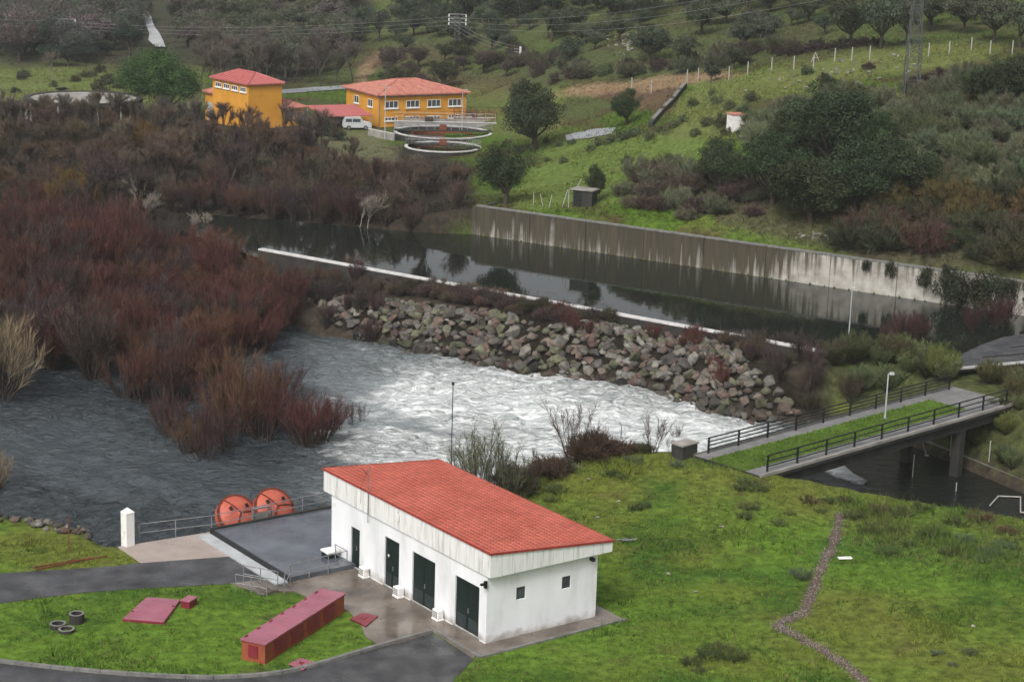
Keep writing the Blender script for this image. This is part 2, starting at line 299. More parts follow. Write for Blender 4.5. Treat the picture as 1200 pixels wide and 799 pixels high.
def river_mat():
    m, t, b = custom('river_mat'); L = t.links.new
    g = N(t, 'ShaderNodeNewGeometry'); fa = N(t, 'ShaderNodeAttribute', attribute_name='foam'); ca = N(t, 'ShaderNodeAttribute', attribute_name='chop')
    rot = N(t, 'ShaderNodeMapping'); rot.inputs['Rotation'].default_value = (0, 0, R(40)); rot.inputs['Scale'].default_value = (.55, 1.0, 1); L(g.outputs['Position'], rot.inputs[0])
    n1 = N(t, 'ShaderNodeTexNoise', i_Scale=.6, i_Detail=11.0, i_Roughness=.74, i_Distortion=1.6); L(rot.outputs[0], n1.inputs['Vector'])
    a = N(t, 'ShaderNodeMath', operation='ADD'); L(fa.outputs['Fac'], a.inputs[0]); L(n1.outputs['Fac'], a.inputs[1])
    mk = N(t, 'ShaderNodeMapRange'); mk.inputs[1].default_value = .80; mk.inputs[2].default_value = 1.14; L(a.outputs[0], mk.inputs[0])
    cl = N(t, 'ShaderNodeAttribute', attribute_name='calm'); bm_ = N(t, 'ShaderNodeMix', data_type='RGBA'); bm_.inputs[6].default_value = (.046, .057, .065, 1); bm_.inputs[7].default_value = (.010, .012, .010, 1); L(cl.outputs['Fac'], bm_.inputs[0])
    ar = N(t, 'ShaderNodeAttribute', attribute_name='aer'); b2_ = N(t, 'ShaderNodeMix', data_type='RGBA'); L(ar.outputs['Fac'], b2_.inputs[0]); L(bm_.outputs[2], b2_.inputs[6]); b2_.inputs[7].default_value = (.20, .225, .23, 1)
    mx = N(t, 'ShaderNodeMix', data_type='RGBA'); L(b2_.outputs[2], mx.inputs[6]); L(mk.outputs[0], mx.inputs[0])
    nf = N(t, 'ShaderNodeTexNoise', i_Scale=.75, i_Detail=12.0, i_Roughness=.74, i_Distortion=2.4); L(rot.outputs[0], nf.inputs['Vector']); fc = N(t, 'ShaderNodeValToRGB'); fc.color_ramp.elements[0].position = .39; fc.color_ramp.elements[0].color = (.26, .29, .285, 1); fc.color_ramp.elements[1].position = .66; fc.color_ramp.elements[1].color = (.84, .85, .85, 1); L(nf.outputs['Fac'], fc.inputs[0]); L(fc.outputs[0], mx.inputs[7])
    L(mx.outputs[2], b.inputs['Base Color'])
    rr = N(t, 'ShaderNodeMapRange'); rr.inputs[3].default_value = .06; rr.inputs[4].default_value = .75; L(mk.outputs[0], rr.inputs[0]); L(rr.outputs[0], b.inputs['Roughness'])
    b.inputs['IOR'].default_value = 1.33
    n2 = N(t, 'ShaderNodeTexNoise', i_Scale=1.3, i_Detail=5.0, i_Roughness=.6, i_Distortion=.9); L(rot.outputs[0], n2.inputs['Vector'])
    ms = N(t, 'ShaderNodeMath', operation='MULTIPLY'); L(n2.outputs['Fac'], ms.inputs[0]); L(ca.outputs['Fac'], ms.inputs[1])
    bp = N(t, 'ShaderNodeBump'); bp.inputs['Strength'].default_value = 1.0; bp.inputs['Distance'].default_value = 2.2; L(ms.outputs[0], bp.inputs['Height']); L(bp.outputs[0], b.inputs['Normal'])
    return m
m_river = river_mat()
def pond_mat():
    m, t, b = custom('pond_mat'); L = t.links.new
    g = N(t, 'ShaderNodeNewGeometry'); b.inputs['Base Color'].default_value = (.010, .013, .010, 1); b.inputs['Roughness'].default_value = .04; b.inputs['IOR'].default_value = 1.33
    n = N(t, 'ShaderNodeTexNoise', i_Scale=.9, i_Detail=3.0); L(g.outputs['Position'], n.inputs['Vector'])
    bp = N(t, 'ShaderNodeBump'); bp.inputs['Strength'].default_value = .10; bp.inputs['Distance'].default_value = .05; L(n.outputs['Fac'], bp.inputs['Height']); L(bp.outputs[0], b.inputs['Normal'])
    return m
m_pond = pond_mat()

# ------------------------------------------------------------------ terrain
ZR, ZP = -3.5, -0.2             # river and basin water levels
BA = 0.63; BO = np.array([-.85, 92.4, 0.0])     # service building frame: x across, y along
bdl = np.array([-math.sin(BA), math.cos(BA), 0]); bdw = np.array([math.cos(BA), math.sin(BA), 0])
def W(x, y, z=0.0): return BO + bdw * x + bdl * y + np.array([0, 0, z])
ctl = []
for px, py, z in [(600, 799, 0), (570, 753, 0), (388, 655, 0), (0, 799, 0), (0, 690, 0), (150, 640, 0), (700, 722, 0), (300, 720, 0), (800, 799, 0), (1000, 799, .2), (1200, 799, .4), (800, 650, .2), (900, 600, .6), (1000, 650, .5),
    (1200, 680, .5), (640, 570, .1), (720, 540, .4), (830, 530, .9), (900, 550, .95), (1100, 605, .1), (1200, 630, .0), (980, 590, .5), (0, 640, -.1), (-300, 640, 0), (-300, 799, 0), (1500, 700, .5), (1500, 620, .5), (1500, 799, .5),
    (560, 360, 0), (700, 380, 0), (800, 400, 0), (420, 335, -.6), (880, 410, .2), (960, 430, .4), (1020, 440, .6), (1112, 455, .95), (1172, 470, .95), (1150, 440, .9), (1060, 430, .6), (1200, 450, 1.0), (1200, 490, .6), (1120, 490, .3), (1500, 450, 1),
    (557, 246, 2.6), (620, 250, 2.6), (700, 266, 2.6), (850, 284, 2.6), (1000, 304, 2.6), (1200, 336, 2.6), (1400, 360, 2.6),
    (0, 440, -3.8), (150, 420, -3.8), (300, 400, -3.8), (330, 340, -3), (100, 320, -3.6), (200, 270, -1.8), (0, 260, -1.6), (-300, 350, -3.6), (-300, 230, -1), (300, 240, 0), (450, 250, .3), (200, 180, 0), (0, 170, -.2), (400, 200, .2), (540, 225, 1.2), (-250, 150, -1),
    (443, 150, 0), (300, 150, 0), (548, 150, 0), (100, 125, 0), (640, 180, 1.5), (600, 200, 1.6), (0, 110, -1), (200, 100, -1)]:
    ctl.append(P(px, py, z))
for px, py, D in [(1000, 250, 193), (1000, 200, 205), (1000, 150, 225), (1000, 100, 250), (1000, 60, 285), (1000, 30, 325), (1000, 0, 370), (1200, 280, 180), (1200, 200, 198), (1200, 120, 228), (1200, 60, 265), (1200, 20, 310), (1500, 200, 195), (1500, 60, 260),
    (850, 240, 200), (850, 180, 226), (850, 130, 252), (850, 95, 290), (850, 60, 335), (850, 0, 400), (700, 200, 228), (700, 170, 250), (700, 155, 268), (700, 110, 300), (700, 60, 330), (700, 0, 390), (560, 110, 330), (560, 60, 370), (560, 0, 430),
    (450, 105, 345), (450, 60, 385), (450, 0, 440), (300, 90, 370), (300, 40, 430), (300, 0, 470), (0, 0, 590), (120, 20, 540), (200, 0, 560), (170, 50, 440), (0, 60, 400), (-300, 0, 600), (-300, 80, 380)]:
    if px >= 850: D = min(D, 190) + max(0, D - 190) * .72
    elif px >= 600 and D > 225: D = 225 + (D - 225) * .85
    ctl.append(PD(px, py, D))
ctl += [np.array(q, float) for q in [(-200, 760, 30), (0, 520, 50), (70, 450, 56), (150, 430, 62), (300, 400, 66), (200, 260, 30), (-60, 600, 48), (0, 700, 75), (200, 700, 90), (-400, 700, 20), (500, 700, 100), (0, 1000, 90), (-500, 1100, 45), (900, 1000, 55), (-900, 900, 40), (0, 1700, 60), (1200, 1700, 60), (-1200, 1700, 50), (1200, 200, 30), (-1200, 300, 25), (300, 200, 18), (-300, 250, 3), (-300, 100, 2),  # includes hills out of view, raised so the basin mirrors less sky
    (200, 80, 3), (-150, 60, 1), (60, 50, 0), (0, 50, 0), (-60, 50, 0), (0, -200, 0), (1200, -200, 20), (-1200, -200, 20)]]
ctl = np.array(ctl)
def rk(a, b): return np.sqrt(((a[:, None, :] - b[None]) ** 2).sum(-1) + 64.0)
_A = rk(ctl[:, :2], ctl[:, :2]); n_ = len(ctl)
_M = np.zeros((n_ + 1, n_ + 1)); _M[:n_, :n_] = _A - np.eye(n_) * 1.2; _M[:n_, n_] = 1; _M[n_, :n_] = 1
_wt = np.linalg.solve(_M, np.r_[ctl[:, 2], 0])
def base_h(x, y):
    q = np.c_[np.ravel(x), np.ravel(y)]; o = np.zeros(len(q))
    for i in range(0, len(q), 20000): o[i:i + 20000] = rk(q[i:i + 20000], ctl[:, :2]) @ _wt[:n_] + _wt[n_]
    return o.reshape(np.shape(x))
def xy(px, py, z): return tuple(P(px, py, z)[:2])
# basin between the low wall and the tall wall
CAP0, CAP1 = xy(305, 290, .9), xy(985, 413, .9)
RET = [xy(557, 275, ZP), xy(800, 308, ZP), xy(1000, 345, ZP), xy(1210, 371.5, ZP)]
_d = np.array(RET[-1]) - np.array(RET[0]); RET0 = np.array(RET[0]); RL = float(np.hypot(*_d)) + 14; RANG = math.atan2(_d[1], _d[0])
_u = _d / np.hypot(*_d); RET1 = RET0 + _u * RL; RNRM = np.array([-_u[1], _u[0]])        # normal points to the hill side
pond_poly = [CAP0, CAP1, xy(1040, 425, ZP), xy(1120, 436, ZP), xy(1330, 425, ZP), tuple(RET1 + RNRM * .3), tuple(RET0 + RNRM * .3), xy(500, 273, ZP), xy(400, 264, ZP), xy(300, 256, ZP), xy(220, 250, ZP), xy(190, 262, ZP)]
def bk(px, py, z, d=3.4): q = P(px, py, z); return (float(q[0]), float(q[1]) + d)
near = [bk(-500, 562, -.3), bk(-200, 588, -.3), bk(0, 606, -.3), bk(60, 614, -.3), bk(130, 626, -.2)] + [tuple(W(*q)[:2]) for q in ((-7, 24.6), (-3.9, 22.3), (3.5, 22.0), (9, 21), (13, 24))] \
    + [(2.5, 127.5), (8, 129), (13, 128.5), bk(900, 553, .8, 4), bk(960, 566, .3), bk(1060, 584, .1), bk(1200, 606, .0), bk(1450, 650, 0)]
far = [xy(1450, 640, -2.6), xy(1200, 564, -2.6), xy(1075, 512, -2.6), xy(1010, 485, -2.6), xy(940, 502, ZR), xy(900, 499, ZR), xy(850, 489, ZR), xy(780, 468, ZR), xy(700, 450, ZR), xy(600, 436, ZR), xy(545, 425, ZR), xy(480, 412, ZR), xy(400, 396, ZR), xy(345, 383, ZR), xy(310, 335, ZR), xy(200, 300, ZR), xy(60, 285, ZR), xy(-150, 290, ZR), xy(-500, 320, ZR)]
river_poly = near + far
def ax(*seg):
    o = [];
    for a, b, s in seg: o += list(np.arange(a, b, s))
    return np.array(o + [seg[-1][1]])
GX = ax((-1250, -400, 60), (-400, -130, 12), (-130, -62, 2.5), (-62, 64, .7), (64, 130, 2.5), (130, 400, 12), (400, 1250, 60))
GY = ax((-250, 40, 30), (40, 84, 3), (84, 216, .7), (216, 460, 1.7), (460, 700, 8), (700, 1700, 40))
XX, YY = np.meshgrid(GX, GY)
HH = base_h(XX, YY)
pad = [tuple(W(*q)[:2]) for q in ((-24, -9), (9.5, -4), (9.5, 20), (3.6, 21.6), (-8, 23.2), (-24, 20))]
sp_ = sdist(XX, YY, pad); HH = np.where(sp_ < 5, HH * sstep(0, 5, sp_), HH)
HH = HH + (fbm(XX, YY, 9, 4) - .5) * .55 * sstep(0, 6, sp_) + (fbm(XX, YY, 45, 3, 2) - .5) * 3.5 * sstep(280, 420, YY)
def carve(h, poly, zw, slope, depth):
    d = sdist(XX, YY, poly); return np.where(d < 0, np.minimum(h, zw - np.minimum(depth, .5 * -d + .15)), np.minimum(h, np.maximum(zw + slope * d - .1, -50))), d
HH, d_riv = carve(HH, river_poly, ZR, 1.1, .9)
HH, d_pond = carve(HH, pond_poly, ZP, 5.0, 1.2)
def hz(x, y):
    x = np.asarray(x, float); y = np.asarray(y, float)
    i = np.clip(np.searchsorted(GX, x) - 1, 0, len(GX) - 2); j = np.clip(np.searchsorted(GY, y) - 1, 0, len(GY) - 2)
    fx = np.clip((x - GX[i]) / (GX[i + 1] - GX[i]), 0, 1); fy = np.clip((y - GY[j]) / (GY[j + 1] - GY[j]), 0, 1)
    return (HH[j, i] * (1 - fx) + HH[j, i + 1] * fx) * (1 - fy) + (HH[j + 1, i] * (1 - fx) + HH[j + 1, i + 1] * fx) * fy
_tt = np.arange(70, 900, .5)
def G(px, py):
    d = ray(px, py); d = d / d[1]; pts = np.array([0, 0, CH]) + _tt[:, None] * d; h = hz(pts[:, 0], pts[:, 1])
    k = np.argmax(pts[:, 2] < h)
    if k == 0: k = len(_tt) - 1
    p = pts[k]; return np.array([p[0], p[1], hz(p[0], p[1])])
def pxm(p): return FPX / (p[1] * cT - (p[2] - CH) * sT)       # photo pixels per metre at a point

# ground colour: what grows or lies where
PXX, PYY, _f = proj(XX, YY, HH)
wx = PXX + (fbm(XX, YY, 6, 4, 1) - .5) * 26; wy = PYY + (fbm(XX, YY, 6, 4, 3) - .5) * 14
n1 = fbm(XX, YY, 5, 5, 4); n2 = fbm(XX, YY, 16, 4, 5); n3 = fbm(XX, YY, 2.0, 4, 6)
LG = np.array([.082, .142, .017]); YG = np.array([.100, .118, .022]); DG = np.array([.040, .085, .012]); BR = np.array([.075, .045, .028]); SOIL = np.array([.030, .024, .018]); OL = np.array([.070, .085, .028]); TAN = np.array([.21, .145, .085])
def lerp(a, b, t): return a + (b - a) * t[..., None]
colr = lerp(lerp(np.broadcast_to(LG, XX.shape + (3,)), YG, sstep(.42, .68, n2)), DG, sstep(.55, .75, n1))
colr = lerp(colr, BR, .45 * sstep(.66, .80, n3))
def paint(poly, c, amt=1.0, fade=6.0):
    global colr
    d = sdist(wx, wy, poly); colr = lerp(colr, np.asarray(c), amt * sstep(fade, -fade, d))
hill = lerp(lerp(np.broadcast_to(OL * .85, XX.shape + (3,)), LG * .7, sstep(.4, .65, n2)), BR * .8, .75 * sstep(.48, .7, n1))
m_h = sstep(150, 165, YY); colr = lerp(colr, np.array([.0, .0, .0]), m_h * 0) * (1 - m_h[..., None]) + hill * m_h[..., None]
paint([(-400, 300), (0, 280), (200, 250), (300, 288), (986, 415), (960, 500), (560, 435), (340, 390), (330, 460), (-400, 470)], SOIL * 1.3)
paint([(-400, 130), (40, 125), (350, 140), (440, 165), (555, 195), (560, 280), (-400, 300)], SOIL)
paint([(620, 165), (700, 150), (760, 160), (850, 165), (850, 185), (740, 215), (720, 240), (600, 245), (605, 215), (640, 190)], [.098, .138, .030], .9, 4)
paint([(790, 130), (810, 98), (1000, 62), (1180, 45), (1180, 60), (1060, 85), (940, 110), (880, 115), (860, 160), (790, 165)], [.115, .135, .038], .85)
paint([(800, 240), (985, 255), (990, 292), (800, 265)], [.09, .13, .022], .8)
paint([(605, 112), (700, 98), (860, 82), (865, 92), (780, 105), (690, 112), (610, 122)], TAN, .9, 2)
paint([(700, 110), (795, 103), (790, 135), (740, 128)], [.10, .055, .04], .8, 3)
paint([(412, 95), (440, 60), (448, 62), (430, 98)], TAN, .8, 3)
paint([(420, 60), (520, 55), (560, 90), (520, 105), (440, 80)], BR * 1.2, .6)
paint([(540, 95), (600, 80), (610, 110), (560, 115)], BR * 1.4, .6)
paint([(-200, 80), (0, 76), (240, 82), (240, 125), (-200, 118)], [.115, .14, .04], .8)
paint([(445, 0), (500, 0), (480, 50), (450, 50)], [.12, .15, .04], .8)
paint([(530, 105), (660, 100), (660, 175), (550, 150)], [.10, .12, .03], .6)
paint([(905, 180), (1200, 110), (1200, 330), (1000, 300), (840, 262), (800, 200)], SOIL * 1.8, .75)
paint([(-400, -60), (440, -60), (430, 60), (330, 100), (240, 78), (0, 74), (-400, 78)], [.040, .038, .026], .9, 6)
paint([(440, -60), (1400, -60), (1400, 40), (1000, 58), (880, 78), (700, 96), (560, 100), (440, 60)], [.062, .072, .030], .6, 6)
paint([(370, 155), (445, 150), (470, 190), (380, 180)], [.12, .12, .06], .8)
paint([(970, 398), (1110, 405), (1200, 415), (1400, 420), (1400, 620), (1200, 560), (1075, 508), (1000, 470), (960, 470)], [.045, .05, .022], .85, 5)
paint([(365, 345), (440, 350), (560, 362), (700, 374), (780, 392), (860, 402), (925, 450), (990, 490), (940, 512), (850, 498), (700, 462), (545, 436), (395, 392)], SOIL * .5, 1.0, 4)  # soil darkened to paint in the shaded gaps between boulders
colr = np.where((d_riv < .8)[..., None] & (YY < 175)[..., None], SOIL * 1.4, colr)
ny, nx = XX.shape
ii = (np.arange(ny - 1)[:, None] * nx + np.arange(nx - 1)[None]).ravel()
gm = nmesh('ground', np.c_[XX.ravel(), YY.ravel(), HH.ravel()], np.c_[ii, ii + 1, ii + nx + 1, ii + nx], m_ground, True, {'col': colr.reshape(-1, 3)}, k=4)
tag(mobj('ground', gm), kind='structure')

# ------------------------------------------------------------------ water
def water_grid(x0, x1, y0, y1, s, poly, grow):
    gx = np.arange(x0, x1, s); gy = np.arange(y0, y1, s); X, Y = np.meshgrid(gx, gy); d = sdist(X, Y, poly); keep = d < grow
    m = keep[:-1, :-1] & keep[1:, :-1] & keep[:-1, 1:] & keep[1:, 1:]
    nn = X.shape[1]; q = (np.arange(X.shape[0] - 1)[:, None] * nn + np.arange(nn - 1)[None])[m]
    Fc = np.c_[q, q + 1, q + nn + 1, q + nn]; used = np.unique(Fc); re = np.zeros(X.size, int); re[used] = np.arange(len(used))
    return X.ravel()[used], Y.ravel()[used], re[Fc]
X, Y, Fq = water_grid(-75, 48, 112, 200, .36, river_poly, 1.6)
qx, qy, _f = proj(X, Y, ZR)
ca_, sa_ = math.cos(R(-37)), math.sin(R(-37)); fx_ = X * ca_ + Y * sa_; fy_ = -X * sa_ + Y * ca_
fz = sdist(qx + (fbm(X, Y, 12, 4, 7) - .5) * 90, qy + (fbm(X, Y, 9, 4, 8) - .5) * 26, [(360, 398), (375, 470), (350, 540), (400, 600), (520, 660), (860, 600), (905, 530), (930, 505), (890, 490), (780, 462), (690, 440), (560, 428)])
rapid = sstep(30, -34, fz) * (.10 + .90 * sstep(330, 620, qx + (fbm(fx_ * .45, fy_, 6, 5, 14) - .5) * 260))
jet = sstep(6, -6, sdist(qx, qy, [(958, 552), (985, 543), (1000, 556), (1018, 566), (1010, 572), (980, 562)]))
calm = sstep(0, 40, qx - 925) * sstep(480, 520, qy)
big = fbm(fx_ * .6, fy_, 3.2, 4, 1) - .5; sm = fbm(fx_ * .7, fy_, 1.1, 3, 2) - .5; rid = 1 - np.abs(fbm(fx_ * .6, fy_, 2.4, 3, 5) - .5) * 4
amp = (.85 + .25 * rapid) * (1 - calm)
Zw = ZR + amp * (.55 + .7 * fbm(fx_ * .4, fy_, 11, 3, 19)) * (.75 * big + .85 * sm + .16 * rid) + rapid * .25
edge_foam = sstep(.9, .1, np.abs(sdist(X, Y, far, closed=False))) * sstep(380, 470, qx) * .25
foam = .03 + .95 * rapid + .45 * rapid * (fbm(fx_ * .45, fy_, 6, 4, 9) - .5) * 2 + .25 * np.maximum(0, big) * (1 - calm) + jet * 1.0 + edge_foam * .6  # offset and crest term also paint pale flecks for sky-bright ripples
foam = foam - .5 * calm * (1 - jet)
aer = sstep(45, -30, fz + (fbm(fx_ * .5, fy_, 5, 4, 17) - .5) * 70) * sstep(270, 500, qx) * (1 - calm)
slick = .35 + 1.25 * sstep(.3, .7, fbm(fx_ * .4, fy_, 11, 3, 19))
foam = foam + .16 * sstep(.55, .75, fbm(fx_ * .35, fy_, 2.6, 4, 23)) * (1 - calm) * sstep(-.2, .5, rapid + .35)  # pale streaks painted across the open river for its silvery glints
rm = nmesh('river', np.c_[X, Y, Zw + jet * .3], Fq, m_river, True, {'foam': foam, 'calm': calm, 'aer': aer, 'chop': slick * (1 - .93 * calm) * (1 - .45 * rapid)}, k=4)
tag(mobj('river', rm), kind='structure')
bmw = MB(); bmw.poly([(p[0], p[1], ZP) for p in pond_poly[:1] + pond_poly[1:]])
pw = bmw.build('basin_water', m_pond); tag(pw, kind='structure')

# ------------------------------------------------------------------ basin walls
capd = np.array(CAP1) - np.array(CAP0); capL = float(np.hypot(*capd)); capA = math.atan2(capd[1], capd[0])
cw = thing('dividing_wall', 'long low concrete wall with pale coping between basin and riprap', 'wall', (CAP0[0], CAP0[1], -1.6), capA)
nseg = 10
for i in range(nseg):
    a, b = capL * i / nseg, capL * (i + 1) / nseg
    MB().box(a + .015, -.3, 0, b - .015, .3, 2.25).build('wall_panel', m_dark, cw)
    MB().box(a + .01, -.36, 2.252, b - .01, .36, 2.42).build('coping', m_cap, cw, bevel=.03)
rw = thing('retaining_wall', 'tall algae-stained concrete wall along the far side of the basin', 'wall', (RET0[0], RET0[1], ZP), RANG)
RTOP = 3.05; me_p = {}
nb = 11
for i in range(nb):
    a, b = RL * i / nb, RL * (i + 1) / nb
    MB().box(a + .03, rnd.uniform(-.02, .02), -1.5, b - .03, .9, RTOP).build('wall_panel', m_stain, rw)
    MB().box(a + .03, -.06, RTOP + .002, b - .03, .55, RTOP + .14).build('coping', m_kerb, rw)
# short return at the far end
MB().box(-.5, 0, -1.5, .0, 4.5, RTOP - .1).build('return_wall', m_stain, rw)

# ------------------------------------------------------------------ forecourt surfaces
def sheet(name, pts, z, m, kind='structure'):
    o = MB().prism([tuple(p[:2]) for p in pts], z - .12, z).build(name, m); tag(o, kind=kind); return o
def pp(L, z=0.0): return [xy(x, y, z) for x, y in L]
def smooth_line(pts, n=6):
    pts = [np.array(p, float) for p in pts]; o = []
    for i in range(len(pts) - 1):
        p0 = pts[max(i - 1, 0)]; p1 = pts[i]; p2 = pts[i + 1]; p3 = pts[min(i + 2, len(pts) - 1)]
        for k in range(n):
            t = k / n; o.append(.5 * (2 * p1 + (p2 - p0) * t + (2 * p0 - 5 * p1 + 4 * p2 - p3) * t * t + (3 * p1 - p0 - 3 * p2 + p3) * t ** 3))
    return o + [pts[-1]]
path_poly = pp([(-300, 690), (0, 672), (80, 667), (140, 663), (165, 659), (280, 647), (338, 679), (272, 684), (190, 688), (100, 694), (0, 707), (-300, 730)])
sheet('asphalt_path', path_poly, .03, m_asph)
pink_poly = [tuple(p[:2]) for p in (W(-9.2, 21.9), W(-4.2, 21.9), W(-4.2, 18.2), W(-9.6, 16.9))]
pink_poly = pp([(138, 641), (257, 622), (300, 650), (165, 660)])
sheet('concrete_apron', pink_poly, .038, m_pink)
terr_poly = pp([(270, 684), (338, 676)]) + [tuple(W(*q)[:2]) for q in ((-.02, 12.7), (-.02, -.02))] + pp([(555, 772), (508, 741), (470, 754), (445, 757), (428, 746), (422, 730), (408, 716), (360, 700), (345, 693), (300, 694)])
sheet('concrete_terrace', terr_poly, .046, m_conc)
walk_poly = [tuple(W(*q)[:2]) for q in ((-1.1, -1.15), (8.1, -1.05), (8.1, 3.0), (6.95, 3.0), (6.95, .02), (-.03, .02), (-.03, -.1), (-1.1, -.1))]
sheet('walkway', walk_poly, .062, m_conc)
kerb_px = smooth_line([(-250, 752), (-60, 769), (0, 776), (60, 783), (150, 791), (250, 795), (330, 789), (390, 774), (440, 759), (505, 741)])
kerb_w = [np.array(xy(x, y, 0)) for x, y in kerb_px]
road_poly = [tuple(q) for q in kerb_w] + pp([(555, 772), (530, 799), (500, 900), (-300, 900)])
sheet('access_road', road_poly, .022, m_asph)
def kerb(name, label, pts, wd, z0, z1, m, seg=None):
    t = thing(name, label, 'kerb', (float(pts[0][0]), float(pts[0][1]), 0))
    o = np.array(pts[0])
    for a, b in zip(pts, pts[1:]):
        a = np.array(a) - o; b = np.array(b) - o; d = (b - a) / np.hypot(*(b - a)); nn = np.array([-d[1], d[0]]) * wd / 2
        MB().prism([tuple(a + nn + d * .01), tuple(b + nn - d * .01), tuple(b - nn - d * .01), tuple(a - nn + d * .01)], z0, z1).build('kerb_stone', m, t)
    return t
kerb('kerb', 'curving grey concrete kerb between left lawn and access road', kerb_w[::2], .22, -.05, .17, m_kerb)
kerb('edge_kerb', 'low kerb along the walkway outside the white building', [np.array(W(*q)[:2]) for q in ((-1.2, 3.2), (-1.2, 1.4), (-1.2, -.3), (-1.2, -1.25), (.5, -1.22), (2.5, -1.2), (4.5, -1.16), (6.5, -1.12), (8.2, -1.1))], .16, -.05, .1, m_kerb)

# ------------------------------------------------------------------ white service building
LB, WB = 15.2, 7.0
wb = thing('service_building', 'white single-storey building with coral red tiled roof and dark green doors', 'building', W(0, 0), BA)
doors = [(.66, 2.82, .12, 2.82), (4.68, 6.86, .12, 2.86), (8.15, 9.6, .12, 2.88), (12.17, 13.1, .12, 2.40)]
ys = [0.0]
for d in doors: ys += [d[0], d[1]]
ys.append(LB)
bmf = MB()
for i in range(0, len(ys), 2): bmf.box(0, ys[i], -.3, .3, ys[i + 1], 3.9)
for d in doors:
    bmf.box(0.001, d[0], d[3], .3, d[1], 3.9); bmf.box(0.001, d[0], -.3, .3, d[1], d[2])
bmf.build('front_wall', m_white, wb)
wins = [(1.82, 2.41, 2.01, 2.68), (4.71, 5.29, 2.02, 2.69)]
g = MB(); xs = [.3] + [q for wn in wins for q in wn[:2]] + [WB - .3]
for i in range(0, len(xs), 2): g.box(xs[i], 0, -.3, xs[i + 1], .3, 3.9)
for wn in wins: g.box(wn[0], 0.001, -.3, wn[1], .3, wn[2]); g.box(wn[0], 0.001, wn[3], wn[1], .3, 3.9)
g.build('gable_wall', m_white, wb)
MB().box(WB - .3, 0, -.3, WB, LB, 3.9).build('rear_wall', m_white, wb)
MB().box(.3, LB - .3, -.3, WB - .3, LB, 3.9).build('end_wall', m_white, wb)
MB().box(-.012, -.012, -.05, 0.0, LB, .10).build('base_stain', m_dirty, wb)
for d in doors:
    dr = MB().box(.10, d[0], d[2], .16, d[1], d[3]).build('door', m_door, wb)
    mid = (d[0] + d[1]) / 2; wid = d[1] - d[0]; leaves = [(d[0] + .04, d[1] - .04)] if wid < 1.2 else [(d[0] + .04, mid - .012), (mid + .012, d[1] - .04)]
    for a, b in leaves:
        MB().box(.06, a, d[2] + .03, .098, b, d[3] - .04).build('door_leaf', m_door, dr)
        lv = MB()
        if wid > 1.2:
            for q in range(9): lv.box(.045, a + .08, d[2] + .1 + q * .075, .062, b - .08, d[2] + .1 + q * .075 + .055)
            lv.build('louvre', m_louv, dr)
    MB().box(.03, d[0] - .05, d[3], .10, d[1] + .05, d[3] + .05).build('lintel', m_door, dr)
    MB().box(.02, mid - .1, d[2] + 1.0, .058, mid - .05, d[2] + 1.25).build('handle', m_steel, dr)
    MB().box(-.04, d[0] - .1, d[2] - .14, .16, d[1] + .1, d[2] - .02).build('threshold', m_kerb, dr)
MB().tube((.02, 9.25, 1.85), (.056, 9.25, 1.85), .10, n=3).build('warning_sign', m_wframe, wb)
for wn in wins:
    f = MB()
    f.box(wn[0], .08, wn[2], wn[1], .13, wn[2] + .05).box(wn[0], .08, wn[3] - .05, wn[1], .13, wn[3]).box(wn[0], .08, wn[2] + .05, wn[0] + .05, .13, wn[3] - .05).box(wn[1] - .05, .08, wn[2] + .05, wn[1], .13, wn[3] - .05)
    wo_ = f.build('window', m_door, wb)
    MB().box(wn[0] + .05, .10, wn[2] + .05, wn[1] - .05, .12, wn[3] - .05).build('pane', m_glass, wo_)
# roof body, fascia panels, tiles
x0, x1, y0r, y1r = -.10, WB + .66, -.38, LB + .75; zf, zb, zbot = 4.92, 4.22, 3.66
def zr(x): return zf + (zb - zf) * (x - x0) / (x1 - x0)
k = MB(); c_ = .06
vs = [(x0 + c_, y0r + c_), (x1 - c_, y0r + c_), (x1 - c_, y1r - c_), (x0 + c_, y1r - c_)]
k.v = [(x, y, zbot + .03) for x, y in vs] + [(x, y, zr(x) - .05) for x, y in vs]
k.f = [[3, 2, 1, 0], [4, 5, 6, 7], [0, 1, 5, 4], [1, 2, 6, 5], [2, 3, 7, 6], [3, 0, 4, 7]]
k.build('roof_slab', m_white, wb)
def fpanel(ax0, ay0, ax1, ay1, zt0, zt1, nx_, ny_):
    t_ = .055; q = MB()
    q.v = [(ax0, ay0, zbot), (ax1, ay1, zbot), (ax1 + nx_ * t_, ay1 + ny_ * t_, zbot), (ax0 + nx_ * t_, ay0 + ny_ * t_, zbot), (ax0, ay0, zt0), (ax1, ay1, zt1), (ax1 + nx_ * t_, ay1 + ny_ * t_, zt1), (ax0 + nx_ * t_, ay0 + ny_ * t_, zt0)]
    q.f = [[3, 2, 1, 0], [4, 5, 6, 7], [0, 1, 5, 4], [1, 2, 6, 5], [2, 3, 7, 6], [3, 0, 4, 7]]
    q.build('fascia_panel', m_panel, wb)
npan = 23
for i in range(npan):
    a = y0r + (y1r - y0r) * i / npan; b = y0r + (y1r - y0r) * (i + 1) / npan; j = rnd.uniform(0, .008)
    fpanel(x0 + j, a + .012, x0 + j, b - .012, zf - .02, zf - .02, 1, 0)
npan = 12
for i in range(npan):
    a = x0 + .06 + (x1 - x0 - .06) * i / npan; b = x0 + .06 + (x1 - x0 - .06) * (i + 1) / npan; j = rnd.uniform(0, .008)
    fpanel(a + .012, y0r + j, b - .012, y0r + j, zr(a) - .02, zr(b) - .02, 0, 1)
    fpanel(a + .012, y1r - .055 - j, b - .012, y1r - .055 - j, zr(a) - .02, zr(b) - .02, 0, 1)
